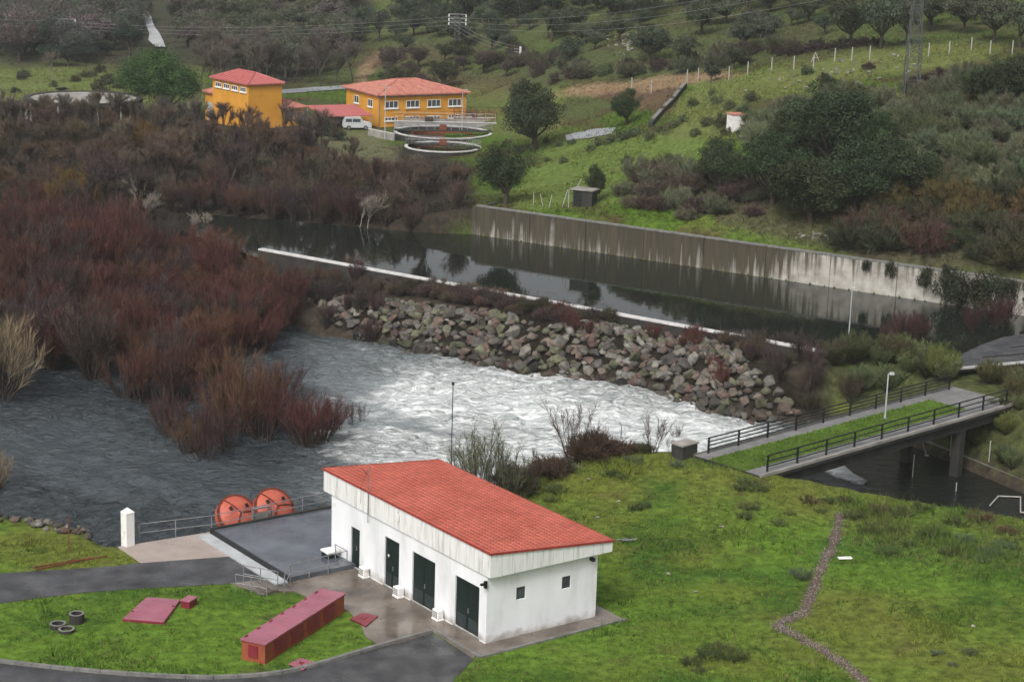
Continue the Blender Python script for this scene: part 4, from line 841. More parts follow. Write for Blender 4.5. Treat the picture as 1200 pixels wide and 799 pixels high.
y1o = P(291, 152, 0); y1 = thing('yellow_tower_house', 'tall ochre yellow building with high strip windows and red hip roof', 'building', (y1o[0], y1o[1], 0), R(38))
HW, HD, HH1 = 5.6, 10.4, 6.4
MB().box(0, 0, -.5, HW, HD, HH1).build('wall', m_yel, y1); hip_roof(y1, 0, 0, HW, HD, HH1 + .15, 1.3, .35, m=m_carp)
for i in range(4): u = .6 + i * 2.4; window(y1, 'x', u, u + 1.7, HH1 - 1.15, HH1 - .45, 3)
MB().box(HW + .002, .3, -.5, HW + 4.0, 6, 2.7).build('annex_wall', m_yel, y1); hip_roof(y1, HW, .3, HW + 4.0, 6, 2.85, .9, .3, 'annex_roof')
MB().box(.4, HD + .002, -.5, 4, HD + 3, 4.0).build('porch_wall', m_yel, y1); hip_roof(y1, .4, HD, 4, HD + 3, 4.15, .7, .35, 'porch_roof'); MB().box(.34, HD + .8, 0, .398, HD + 2.2, 2.6).build('door', m_lgrey, y1)
# carport, vehicles
cpo = P(391, 151, 0); cp = thing('carport', 'open carport with sloping red sheet roof beside yellow office', 'carport', (cpo[0] - 2, cpo[1] + 2, 0), ybA)
q = MB(); q.v = [(-1.2, -3.4, 1.85), (6.4, -4.2, 1.85), (6.4, 2.2, 2.7), (-1.2, 3.0, 2.7)]; q.v += [(a, b, c + .12) for a, b, c in q.v]; q.f = [[3, 2, 1, 0], [4, 5, 6, 7], [0, 1, 5, 4], [1, 2, 6, 5], [2, 3, 7, 6], [3, 0, 4, 7]]; q.build('roof_sheet', m_carp, cp)
for a, b, c in ((-1, -3.2, 1.84), (6.2, -4, 1.84), (6.2, 2, 2.65), (-1, 2.8, 2.65)): MB().tube((a, b, -.3), (a, b, c), .07).build('post', m_post, cp)
MB().box(3.4, .6, -.3, 6.3, .8, 2.3).build('back_wall', m_lgrey, cp)
def van(label, loc, rz, s=1.0):
    t = thing('van', label, 'van', loc, rz); Lc, Wc = 4.1 * s, 1.7 * s
    side = [(0, .35), (0, 1.05), (.25, 1.75), (2.5, 1.78), (3.05, 1.1), (3.95, .95), (4.1, .7), (4.1, .35)]
    q = MB(); n = len(side); q.v = [(x * s, 0, z * s) for x, z in side] + [(x * s, Wc, z * s) for x, z in side]; q.f = [list(range(n)), [2 * n - 1 - i for i in range(n)]] + [[i, (i + 1) % n, n + (i + 1) % n, n + i] for i in range(n)]
    q.build('body', m_car, t, bevel=.04)
    for a, b in ((.35, 1.25), (1.35, 2.5)):
        for yv in (-.012, Wc - .002): MB().box(a * s, yv, 1.12 * s, b * s, yv + .014, 1.6 * s).build('side_window', m_glass, t)
    q = MB(); q.v = [(2.56 * s, .12, 1.70 * s), (3.02 * s, .12, 1.17 * s), (3.02 * s, Wc - .12, 1.17 * s), (2.56 * s, Wc - .12, 1.70 * s)]; q.v = [(a + .02, b, c + .02) for a, b, c in q.v]; q.f = [[0, 1, 2, 3]]; q.build('windscreen', m_glass, t)
    for xv in (.8, 3.25):
        for yv in (-.04, Wc - .16): w_ = MB().tube((xv * s, yv, .32), (xv * s, yv + .2, .32), .32, n=16).build('wheel', m_tyre, t); MB().tube((xv * s, yv - .01, .32), (xv * s, yv + .21, .32), .18, n=12).build('rim', m_steel, w_)
    for yv in (.15, Wc - .45): MB().box(4.08 * s, yv, .72 * s, 4.13 * s, yv + .3, .88 * s).build('headlight', m_wframe, t)
    return t
v0 = P(417, 153, 0); van('white van parked in front of the carport', (v0[0] - 1.8, v0[1] - .3, hz(v0[0], v0[1]) + .02), ybA - .35)
v0 = P(396, 149, 0); van('pale car half hidden under the red carport roof', (v0[0] - 2.4, v0[1] + 1.6, hz(v0[0], v0[1]) + .02), ybA - .3, .95)
# round clarifiers with rails, basins
def clarifier(px, py, r, h, label, bridge_a):
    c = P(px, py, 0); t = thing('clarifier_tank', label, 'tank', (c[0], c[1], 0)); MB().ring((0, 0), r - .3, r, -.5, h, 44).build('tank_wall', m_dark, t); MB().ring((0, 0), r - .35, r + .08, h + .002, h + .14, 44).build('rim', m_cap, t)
    MB().ring((0, 0), .01, r - .29, h - .75, h - .7, 44).build('water', m_pool, t); MB().ring((0, 0), r * .62, r * .66, h - .9, h - .2, 40).build('scum_ring', m_rust, t)
    ca, sa2 = math.cos(bridge_a), math.sin(bridge_a); MB().bar((-r * ca, -r * sa2, h + .3), (r * ca, r * sa2, h + .3), 1.0, .16).build('walkway', m_dark, t)
    for o_ in (-.45, .45):
        q = MB()
        for i in range(13):
            f_ = -1 + 2 * i / 12; x, y = f_ * r * ca - o_ * sa2, f_ * r * sa2 + o_ * ca; q.tube((x, y, h + .3), (x, y, h + 1.3), .035, n=4)
        for zz in (.85, 1.3): q.tube((-r * ca - o_ * sa2, -r * sa2 + o_ * ca, h + zz), (r * ca - o_ * sa2, r * sa2 + o_ * ca, h + zz), .035, n=4)
        q.build('walkway_rail', m_steel, t)
    MB().box(-.5, -.5, h + .38, .5, .5, h + 1.1).build('motor', m_rust, t)
clarifier(519, 162, 7.0, .8, 'larger round clarifier tank with walkway before the yellow office', R(5))
clarifier(519, 177, 5.2, .5, 'smaller round clarifier tank in front of the larger one', R(-15))
for px_, py_, lx, ly, h, lb in ((462, 152, 15, 4.5, 1.2, 'long rectangular aeration basin at the foot of yellow office'), (532, 148, 9, 4.5, 1.3, 'rectangular settling basin right of the yellow office corner')):
    c = P(px_, py_, 0); t = thing('settling_basin', lb, 'basin', (c[0], c[1], 0), ybA - .45)
    q = MB(); q.box(0, 0, -.5, lx, .3, h).box(0, ly - .3, -.5, lx, ly, h).box(0, .3, -.5, .3, ly - .3, h).box(lx - .3, .3, -.5, lx, ly - .3, h); q.build('basin_wall', m_tank, t); MB().box(.3, .3, h - .6, lx - .3, ly - .3, h - .55).build('water', m_pool, t)
    MB().box(-.05, -.05, h + .002, lx + .05, .35, h + .1).build('coping', m_cap, t)
    for yv in (.1, ly / 2, ly - .1):
        q = MB()
        for i in range(11): q.tube((lx * i / 10, yv, h), (lx * i / 10, yv, h + 1.1), .035, n=4)
        for zz in (.55, 1.1): q.tube((0, yv, h + zz), (lx, yv, h + zz), .035, n=4)
        q.build('guard_rail', rnd.choice([m_post, m_black, m_rust]), t)
    MB().box(lx * .3, -.1, h + .12, lx * .38, ly + .1, h + .28).build('walkway', m_dark, t)
c = P(432, 158, 0); e = P(462, 164, 0); t = thing('plant_wall', 'low pale wall edging the clarifier yard', 'wall', (c[0], c[1], 0)); MB().bar((0, 0, .3), Vector(e - c) + Vector((0, 0, .3)), .25, 1.0).build('wall', m_tank, t); MB().bar((0, 0, .86), Vector(e - c) + Vector((0, 0, .86)), .35, .1).build('coping', m_cap, t)
for px_, py_, hp in ((451, 163, 60), (541, 162, 56)):
    b0 = P(px_, py_, 0); h0 = hp / pxm(b0); t = thing('yard_lamp', 'slender grey lamp post in front of yellow office', 'lamp post', b0, 0, 'lamp posts in the treatment yard'); MB().tube((0, 0, 0), (0, 0, h0), .07, .05).build('pole', m_lgrey, t); MB().bar((0, 0, h0), (.7, 0, h0 + .1), .12, .08).build('lamp_head', m_lgrey, t)
# round covered reservoir
c = P(98, 115, 3.0); t = thing('round_reservoir', 'low round concrete reservoir with flat grey gravel roof behind the thicket', 'reservoir', (c[0], c[1], -.4)); r_ = 8.3; hR = 3.4
MB().ring((0, 0), r_ - .4, r_, -1, hR - .3, 56).build('tank_wall', m_dark, t); MB().ring((0, 0), r_ - .6, r_ + .35, hR - .3 + .002, hR + .12, 56).build('roof_edge', m_dark, t); MB().ring((0, 0), .01, r_ - .61, hR - .1, hR, 56).build('roof', m_tank, t)
for i in range(28): a = 2 * math.pi * i / 28; MB().tube((r_ * 1.012 * math.cos(a), r_ * 1.012 * math.sin(a), -1), (r_ * 1.012 * math.cos(a), r_ * 1.012 * math.sin(a), hR - .3), .16, n=6).build('buttress', m_tank, t)
MB().box(-2.6, -3, hR + .002, -1.6, -2, hR + .7).build('roof_hatch', m_tank, t)
# small shed and leaning posts behind the tall wall
p = G(682, 243); t = thing('pump_shed', 'small dark open shed with thin flat roof above the tall wall', 'shed', p, R(-25)); MB().box(-1.1, .0, -.3, 1.1, 1.4, 1.75).build('wall', m_dark, t); MB().box(-1.3, -.2, 1.752, 1.3, 1.6, 1.9).build('roof', m_tank, t); MB().box(-.9, -.06, .1, -.1, -.002, 1.5).build('door', m_black, t)
for x_, y_, h_, ln in ((658, 243, 20, .6), (666, 244, 20, 0), (637, 243, 14, -.4), (643, 243, 14, .3), (625, 241, 14, 0), (672, 226, 16, .8)): fpost('white fence post of the broken fence above tall wall', x_, y_, h_, m_post, 0, .045, 'broken fence posts above the tall wall', lean=(ln, 0))
p = G(862, 152); t = thing('white_hut', 'little white walled hut half hidden in hillside shrubs', 'hut', p, R(20)); MB().box(-.8, -.8, -.3, .8, .8, 1.7).build('wall', m_dirty, t); MB().box(-.9, -.9, 1.702, .9, .9, 1.82).build('roof', m_rtile, t)
# far roads
for nm, px_, m_ in (('far_road', [(330, 106), (420, 100), (420, 104), (330, 111)], m_paving), ('parking_lot', [(662, 160), (700, 152), (722, 151), (716, 158), (690, 163), (664, 166)], m_paving)):
    V = []; L_ = px_; n = 14; g_ = []
    for i in range(n + 1):
        for j in range(5):
            u, v = i / n, j / 4
            if len(L_) == 4: a = np.array(L_[0]) * (1 - u) + np.array(L_[1]) * u; b = np.array(L_[3]) * (1 - u) + np.array(L_[2]) * u
            else:
                tp = [L_[0], L_[1], L_[2]]; bt = [L_[5], L_[4], L_[3]]; k2 = min(int(u * 2), 1); f_ = u * 2 - k2
                a = np.array(tp[k2]) * (1 - f_) + np.array(tp[k2 + 1]) * f_; b = np.array(bt[k2]) * (1 - f_) + np.array(bt[k2 + 1]) * f_
            q = a * (1 - v) + b * v; p = G(*q); V.append(p + np.array([0, 0, .12]))
    Fq = [(i * 5 + j, i * 5 + j + 1, i * 5 + j + 6, i * 5 + j + 5) for i in range(n) for j in range(4)]
    tag(mobj(nm, nmesh(nm, np.array(V), np.array(Fq), m_, True, k=4)), kind='structure')
# distant river reach and puddles in the field
def decal(name, px_, m_, dz=.15):
    c = [G(x, y) for x, y in px_]; z_ = np.mean([p[2] for p in c]) + dz
    V = [p + np.array([0, 0, dz]) for p in c]; o = MB().poly(V).build(name, m_); tag(o, kind='structure'); return o
m_far = mat('far_water_mat', [(.30, .31, .32), (.48, .49, .50)], scale=.12, rough=.3, coord='World')
L_ = [(166, 16), (164, 20), (168, 24), (164, 29), (172, 34), (175, 42), (174, 50), (182, 58)]; Rr = [(172, 16), (176, 20), (178, 24), (179, 29), (181, 34), (187, 42), (191, 50), (194, 58)]
V = []; 
for a, b in zip(L_, Rr): V += [G(*a) + np.array([0, 0, .5]), G(*b) + np.array([0, 0, .5])]
tag(mobj('distant_river', nmesh('distant_river', np.array(V), np.array([(2 * i, 2 * i + 1, 2 * i + 3, 2 * i + 2) for i in range(len(L_) - 1)]), m_far, True, k=4)), kind='structure')
decal('puddle', [(112, 97), (120, 93), (130, 95), (148, 92), (150, 96), (132, 99), (118, 101)], m_pond); decal('puddle', [(64, 105), (76, 103), (80, 105), (70, 107)], m_pond)
# pylons and power lines
def pylon(label, base, h, wd, nseg=7, arms=True):
    t = thing('pylon', label, 'pylon', base); q = MB(); wt_ = wd * .28; wd = wd * .8
    def c4(f_): hw = (wd + (wt_ - wd) * f_) / 2; return [Vector((sx * hw, sy * hw, h * f_)) for sx, sy in ((-1, -1), (1, -1), (1, 1), (-1, 1))]
    for i in range(4): MB().bar(c4(-.03)[i], c4(1)[i], .08, .08).build('leg', m_pyl, t)
    for s_ in range(nseg):
        a, b = c4(s_ / nseg), c4((s_ + 1) / nseg)
        for i in range(4): j = (i + 1) % 4; q.bar(a[i], b[j], .045, .045); q.bar(a[j], b[i], .045, .045); q.bar(b[i], b[j], .045, .045)
    q.build('lattice', m_pyl, t); ends = []
    for f_ in (.78, .88, .98):
        MB().bar((-1.6, 0, h * f_), (1.6, 0, h * f_), .16, .16).build('cross_arm', m_steel, t)
        e = Vector((-1.6, 0, h * f_)); MB().tube(e, e - Vector((0, 0, .5)), .12, n=6).build('insulator', m_wframe, t); ends.append(np.array(base) + np.array([-1.6, 0, h * f_ - .5]))
        e = Vector((1.6, 0, h * f_)); MB().tube(e, e - Vector((0, 0, .5)), .12, n=6).build('insulator', m_wframe, t)
    return ends
def pb(px, py, D): p = PD(px, py, D); return np.array([p[0], p[1], hz(p[0], p[1])])
p = G(1067, 112); e_r = pylon('lattice steel pylon standing among hillside broom on the right', p, 17.0, 2.2, 10)
p = pb(535, 72, 372); e_m = pylon('grey lattice pylon on the slope behind yellow office', p, (PD(535, 16, 372)[2] - p[2]), 1.9, 8)
p = pb(80, 80, 400); e_l = pylon('hazy lattice pylon standing in the far left field', p, (PD(80, 22, 400)[2] - p[2]), 2.2, 8)
p = pb(600, 98, 345); hP = PD(600, 56, 345)[2] - p[2]; t = thing('line_pole', 'dark pole with three pale insulators behind the big oak', 'pole', p); MB().tube((0, 0, -.5), (0, 0, hP), .2, .14).build('pole', m_black, t)
e_p = []
for f_ in (.55, .75, .93): MB().bar((-.2, 0, hP * f_), (1.3, 0, hP * f_), .1, .1).build('cross_arm', m_steel, t); MB().tube((1.3, 0, hP * f_ - .2), (1.3, 0, hP * f_ + .4), .2, n=6).build('insulator', m_wframe, t); e_p.append(p + np.array([1.3, 0, hP * f_ + .4]))
def cable(a, b, sag, label, group, r=.018):
    o = thing('power_line', label, 'cable', a, 0, group); d = np.array(b) - np.array(a); pts = [Vector(d * i / 16) - Vector((0, 0, sag * 4 * (i / 16) * (1 - i / 16))) for i in range(17)]; MB().path(pts, r, 4).build('conductor', m_wire, o)
for i in range(3):
    cable(e_m[i], e_l[i], 1.6, 'pale power line strung between the two hazy pylons', 'lines to the field pylon'); cable(e_m[i], e_r[i], 3.0, 'pale power line strung across the upper right slope', 'lines to the right pylon')
    cable(e_m[i], e_p[i], 1.0, 'pale power line running down from pylon to dark pole', 'lines to the dark pole')
    far_l = e_l[i] + np.array([-120, 20, 4]); cable(e_l[i], far_l, 1.5, 'pale power line leaving the field pylon to the left', 'lines leaving the field pylon')
# hillside fence
for x_, y_ in [(805, 96), (818, 94), (838, 92), (854, 92), (876, 87), (904, 82), (930, 80), (953, 79), (978, 71), (998, 70), (1019, 68), (1065, 66), (1088, 65), (1112, 63), (1138, 58), (1160, 62), (1186, 62), (763, 108), (740, 105)]: fpost('pale concrete fence post in the row along the upper meadow', x_, y_ + 2, 15, m_post, 0, .075, 'fence posts along the upper meadow')
p = G(955, 74); t = thing('fence_brace', 'white A-shaped brace post in the upper meadow fence', 'post', p); MB().tube((-.5, 0, 0), (0, 0, 1.3), .05).tube((0, 0, 1.3), (.6, 0, 0), .05).build('legs', m_post, t); MB().tube((-.25, 0, .6), (.3, 0, .6), .04).build('tie', m_post, t)
t = thing('field_wall', 'low dark stone wall with pale coping stones on the field edge', 'wall', G(803, 104)); o0 = G(803, 104); pr = [G(x, y) - o0 for x, y in ((803, 104), (796, 112), (788, 122), (776, 134), (762, 150))]
for a, b in zip(pr, pr[1:]): MB().bar(Vector(a) + Vector((0, 0, .2)), Vector(b) + Vector((0, 0, .2)), .5, 1.0).build('wall_length', m_dark, t); MB().bar(Vector(a).lerp(Vector(b), .1) + Vector((0, 0, .75)), Vector(a).lerp(Vector(b), .8) + Vector((0, 0, .75)), .5, .15).build('coping_stone', m_kerb, t)
# pale boulders on the slopes
def boulder(px, py, s, label, group):
    p = G(px, py); o = mobj('boulder', rnd.choice(ROCKS)); o.location = (p[0], p[1], p[2] + s * .3); o.scale = (s, s, s); o.rotation_euler = (rnd.uniform(-.5, .5), 0, rnd.uniform(0, 6)); k_ = rnd.uniform(.7, 1.2); o.color = (.20 * k_, .19 * k_, .16 * k_, 1); tag(o, label, 'boulder', group)
for i in range(70):
    x_ = rnd.gauss(1000, 45); y_ = 84 - (x_ - 1000) * .16 + rnd.gauss(0, 8); boulder(x_, y_, rnd.uniform(.15, .42), 'pale granite boulder scattered over the upper meadow', 'boulders on the upper meadow')
for i in range(60): boulder(rnd.gauss(737, 12), rnd.gauss(46, 9), rnd.uniform(.2, .45), 'pale granite boulder in the heap on wooded slope', 'boulder heap on the wooded slope')
for i in range(14): boulder(rnd.gauss(958, 12), rnd.gauss(281, 3), rnd.uniform(.15, .35), 'pale stone in the small pile just above the tall wall', 'stones above the tall wall')

# ------------------------------------------------------------------ plant kit
def blades(Pb, D, L, Wd, rg, v=None, tipw=0.0):
    """thin tapering blades: base points, unit dirs, lengths, widths -> verts, tris"""
    n = len(Pb); r = rg.normal(size=(n, 3)); s_ = np.cross(D, r); s_ /= np.linalg.norm(s_, axis=1, keepdims=True) + 1e-9; h = s_ * (Wd / 2)[:, None]
    V = np.stack([Pb - h, Pb + h, Pb + D * L[:, None]], 1).reshape(-1, 3); Fc = np.arange(3 * n).reshape(-1, 3)
    return V, Fc
def unit(a): return a / (np.linalg.norm(a, axis=-1, keepdims=True) + 1e-9)
def tubes(segs, sides=4):
    V = []; Fc = []; n = 0
    for p0, p1, r0, r1 in segs:
        d = p1 - p0; l = np.linalg.norm(d)
        if l < 1e-6: continue
        d = d / l; a = np.cross(d, [.3, .5, .8]); a /= np.linalg.norm(a); b = np.cross(d, a)
        for p, r in ((p0, r0), (p1, r1)):
            for i in range(sides): t_ = 2 * math.pi * i / sides; V.append(p + (a * math.cos(t_) + b * math.sin(t_)) * r)
        for i in range(sides): j = (i + 1) % sides; Fc += [(n + i, n + j, n + sides + j), (n + i, n + sides + j, n + sides + i)]
        n += 2 * sides
    return np.array(V), np.array(Fc)
def shrub_kit(seed, h=5.0, stems=34, spread=.55, twigs=70, tl=(.5, 1.3), tw_=.028, upright=.8, base_r=.45, stem_r=.05, stem_mat=None, sub=2, low=.30):
    """many-stemmed shrub: stems fan up from one stool, fine twigs fill the outer part"""
    rg = np.random.default_rng(seed); segs = []; B = []; D = []; L = []; Wd = []
    for i in range(stems):
        a = rg.uniform(0, 2 * math.pi); tilt = spread * math.sqrt(rg.random()); hh = h * rg.uniform(.7, 1.05) * (1 - .25 * tilt)
        p = np.array([math.cos(a), math.sin(a), 0]) * base_r * rg.random(); segs.append((np.array([0, 0, -.3]), p, stem_r, stem_r)); d = np.array([math.cos(a) * math.sin(tilt), math.sin(a) * math.sin(tilt), math.cos(tilt)]); n = 5; pts = [p]
        for k_ in range(n):
            d = unit(d + rg.normal(size=3) * .10 + np.array([0, 0, .06])); pts.append(pts[-1] + d * hh / n)
        for k_ in range(n): segs.append((pts[k_], pts[k_ + 1], stem_r * (1 - k_ / n * .75), stem_r * (1 - (k_ + 1) / n * .75)))
        f_ = low + (1 - low) * rg.random(twigs) ** .75; idx = np.minimum((f_ * n).astype(int), n - 1); fr = f_ * n - idx; Pt = np.array(pts)
        b = Pt[idx] * (1 - fr)[:, None] + Pt[idx + 1] * fr[:, None]; dd = unit(Pt[idx + 1] - Pt[idx]); az = rg.normal(size=(twigs, 3)); dd = unit(dd * upright + unit(az) * .55 + np.array([0, 0, .25])); ll = rg.uniform(*tl, twigs) * (1.1 - .4 * f_)
        B.append(b); D.append(dd); L.append(ll); Wd.append(np.full(twigs, tw_))
        for s_ in range(sub):
            u = rg.uniform(.25, .8, twigs); b2 = b + dd * (ll * u)[:, None]; d2 = unit(dd + unit(rg.normal(size=(twigs, 3))) * .6 + np.array([0, 0, .15])); B.append(b2); D.append(d2); L.append(ll * .6); Wd.append(np.full(twigs, tw_ * .8))
    B = np.vstack(B); D = np.vstack(D); L = np.concatenate(L); Wd = np.concatenate(Wd); V, Fc = blades(B, D, L, Wd, rg); v = np.repeat(rg.uniform(.6, 1.4, len(B)), 3)
    sv, sf = tubes(segs, 3)
    return nmesh('stems', sv, sf, stem_mat or m_stem), nmesh('twigs', V, Fc, m_twig, False, {'v': v})
def leaf_cloud(rg, centers, radii, per, size, flat=.8):
    n = len(centers) * per; c = np.repeat(centers, per, 0); rr = np.repeat(radii, per)[:, None]; d = unit(rg.normal(size=(n, 3))) * np.array([1, 1, flat]); p = c + d * rr * (rg.random((n, 1)) ** .33)
    nrm = unit(d * .9 + rg.normal(size=(n, 3)) * .5 + np.array([0, 0, .35])); a = unit(np.cross(nrm, rg.normal(size=(n, 3)))); b = np.cross(nrm, a); s_ = (size * rg.uniform(.6, 1.4, n))[:, None]
    V = np.stack([p - a * s_ * .5, p + b * s_ * .32, p + a * s_ * .5, p - b * s_ * .32], 1).reshape(-1, 3); Fc = np.arange(4 * n).reshape(-1, 4)
    clump = np.repeat(rg.uniform(.6, 1.4, len(centers)), per); v = np.repeat(clump * rg.uniform(.82, 1.18, n), 4); return V, Fc, v
def oak_kit(seed, h=7.0, wd=7.5, trunk=.32, clumps=75, per=90, leaf=.26, base=.28, flat=.8, dome=1.0):
    """broad evergreen: tapering trunk, limbs to clumps spread through an uneven crown"""
    rg = np.random.default_rng(seed); th = h * base; cz = h * (base + (1 - base) * .5); rz = h * (1 - base) * .5; segs = []; C = []; Rr = []
    lobes = [(unit(rg.normal(size=3)) * np.array([.5, .5, .35]), rg.uniform(.45, .65)) for _ in range(6)]
    while len(C) < clumps:
        lo, lr = lobes[rg.integers(6)]; q = lo + unit(rg.normal(size=3)) * lr * (.55 + .45 * rg.random())
        if q[2] < -.75 * dome or np.linalg.norm(q) > 1.05: continue
        C.append(np.array([q[0] * wd / 2, q[1] * wd / 2, cz + q[2] * rz])); Rr.append(rg.uniform(.08, .16) * wd)
    C = np.array(C); Rr = np.array(Rr); fork = np.array([rg.normal() * .15, rg.normal() * .15, th]); segs.append((np.array([0, 0, -.4]), fork * .5 + np.array([rg.normal() * .1, 0, 0]), trunk * 1.15, trunk * .9)); segs.append((segs[-1][1], fork, trunk * .9, trunk * .75)); pick = rg.choice(len(C), 12, False)
    for i in pick:
        m_ = fork * .45 + C[i] * .55 + np.array([0, 0, -.12 * h * .3]); segs.append((fork, m_, trunk * .5, trunk * .3)); segs.append((m_, C[i], trunk * .3, trunk * .08))
    sv, sf = tubes(segs, 6); V, Fc, v = leaf_cloud(rg, C, Rr, per, leaf, flat)
    return nmesh('trunk', sv, sf, m_bark, True), nmesh('crown', V, Fc, m_leaf, False, {'v': v}, k=4)
def bush_kit(seed, wd=2.2, h=1.6, clumps=26, per=70, leaf=.13):
    rg = np.random.default_rng(seed); C = []; Rr = []; segs = []
    for i in range(clumps):
        q = unit(rg.normal(size=3)) * (.4 + .55 * rg.random()); q[2] = abs(q[2]); C.append(np.array([q[0] * wd / 2, q[1] * wd / 2, .12 + q[2] * h * .85])); Rr.append(rg.uniform(.13, .24) * wd)
        if i % 3 == 0: segs.append((np.array([0, 0, -.2]), C[-1], .035, .012))
    sv, sf = tubes(segs, 3); V, Fc, v = leaf_cloud(rg, np.array(C), np.array(Rr), per, leaf, .85); return nmesh('stems', sv, sf, m_stem), nmesh('foliage', V, Fc, m_leaf, False, {'v': v}, k=4)
def bare_kit(seed, h=8.0, wd=.42, mat_=None, twn=26, tw_=.03):
    """bare winter tree: forking trunk, limbs and fine upright twigs"""
    rg = np.random.default_rng(seed); segs = []; tips = []
    def grow(p, d, l, r, dep):
        n = 3; q = p
        for i in range(n): d = unit(d + rg.normal(size=3) * .13 + np.array([0, 0, .05])); q2 = q + d * l / n; segs.append((q, q2, r * (1 - .12 * i), r * (1 - .12 * (i + 1)))); tips.append((q, q2, dep)); q = q2
        if dep < 3:
            for i in range(3 if dep else 5): grow(q if i else q - d * l * .3, unit(d + unit(rg.normal(size=3)) * wd * (1.1 + .2 * dep) + np.array([0, 0, .12])), l * rg.uniform(.6, .85), r * .58, dep + 1)
    grow(np.array([0, 0, -.3]), np.array([rg.normal() * .08, rg.normal() * .08, 1.0]), h * .36, .14 * h / 8, 0)
    B = []; D = []; L = []
    for a, b, dep in tips:
        if dep < 1: continue
        n = twn // (4 - dep) if dep < 3 else twn; f_ = rg.random((n, 1)); B.append(a * (1 - f_) + b * f_); D.append(unit(unit(b - a) * .7 + unit(rg.normal(size=(n, 3))) * .75 + np.array([0, 0, .25]))); L.append(rg.uniform(.35, 1.0, n))
    B = np.vstack(B); D = np.vstack(D); L = np.concatenate(L); V, Fc = blades(B, D, L, np.full(len(B), tw_), rg); sv, sf = tubes(segs, 4)
    return nmesh('trunk', sv, sf, mat_ or m_bark), nmesh('crown', V, Fc, m_twig, False, {'v': np.repeat(rg.uniform(.6, 1.4, len(B)), 3)})
def plant(name, label, cat, group, kit, p, s, color, parts, rz=None, sink=.05, sz=1.0, scol=None):
    t = bpy.data.objects.new(name, None); link(t); t.location = (float(p[0]), float(p[1]), float(p[2]) - sink); t.rotation_euler = (0, 0, rnd.uniform(0, 6.28) if rz is None else rz); t.scale = (s, s, s * sz); tag(t, label, cat, group)
    for nm, me in zip(parts, kit):
        o = mobj(nm, me, t); o.color = (*color, 1)
    return t
def scatter(poly, sp, jit=.45, zover=None):
    cs = [G(x, y) if zover is None else P(x, y, zover) for x, y in poly]; xs2 = [c[0] for c in cs]; ys2 = [c[1] for c in cs]; gx = np.arange(min(xs2) - 4, max(xs2) + 4, sp); gy = np.arange(min(ys2) - 4, max(ys2) + 4, sp); X_, Y_ = np.meshgrid(gx, gy); X_ = X_.ravel() + rng.uniform(-jit, jit, X_.size) * sp; Y_ = Y_.ravel() + rng.uniform(-jit, jit, Y_.size) * sp
    Z_ = hz(X_, Y_); a, b, f = proj(X_, Y_, Z_ if zover is None else np.maximum(Z_, zover)); k_ = inpoly(a, b, poly); return list(zip(X_[k_], Y_[k_], Z_[k_], a[k_], b[k_]))
def cname(c):
    r, g, b = c
    if g > r: return 'green' if r < .8 * g else 'olive green'
    if r > .14: return 'straw ochre' if g > .08 else 'orange brown'
    if r > 2.9 * g: return 'bright red'
    if r > 2.0 * g: return 'dark maroon'
    if r > 1.5 * g: return 'purplish brown'
    return 'grey brown'
def vary(c, k=.2): u = rnd.uniform(1 - k, 1 + k); return tuple(q * u * rnd.uniform(.92, 1.08) for q in c)
WILLOW = [shrub_kit(100 + i, 5.0, 30, .5, 64) for i in range(5)]
WNEAR = [shrub_kit(120 + i, 4.2, 26, .55, 30, (.6, 1.6), .028, 1.1, .8, .055, low=.28) for i in range(4)]
BROOM = [shrub_kit(140 + i, 2.2, 46, .75, 46, (.35, .8), .035, .9, .25, .02, low=.15) for i in range(4)]
BRAMB = [shrub_kit(160 + i, 1.3, 40, 1.2, 46, (.3, .8), .03, .5, .6, .02, low=.1) for i in range(4)]
ROUND = [shrub_kit(150 + i, 2.4, 60, 1.25, 60, (.35, .9), .04, .6, .9, .02, low=.12) for i in range(4)]
WEED = [shrub_kit(190 + i, 1.0, 26, .9, 22, (.2, .5), .022, .8, .5, .012, low=.05) for i in range(4)]
SPARSE = [shrub_kit(180 + i, 3.2, 12, .45, 26, (.4, .9), .02, .8, .3, .025, m_stem, 2, .25) for i in range(2)]
OAK = [oak_kit(200 + i, 7.0, 7.8) for i in range(5)]
OAKN = [oak_kit(220 + i, 7.0, 7.4, clumps=110, per=150, leaf=.18, base=.16) for i in range(3)]
OAKT = [oak_kit(240 + i, 7.0, 8.6, clumps=70, per=80, leaf=.3, base=.26, flat=.75) for i in range(4)]
PINE = oak_kit(260, 9.5, 11.5, .4, 230, 170, .20, .12, .9)
BUSH = [bush_kit(280 + i) for i in range(4)]
BARE = [bare_kit(300 + i) for i in range(5)]
PALE = [bare_kit(320 + i, 7.0, .5, m_pale, 9) for i in range(2)]
RED = (.090, .036, .030); REDD = (.062, .031, .029); ORB = (.105, .054, .032); PUR = (.062, .044, .042); GRB = (.092, .064, .048); OCH = (.16, .10, .025); TANW = (.20, .155, .10)

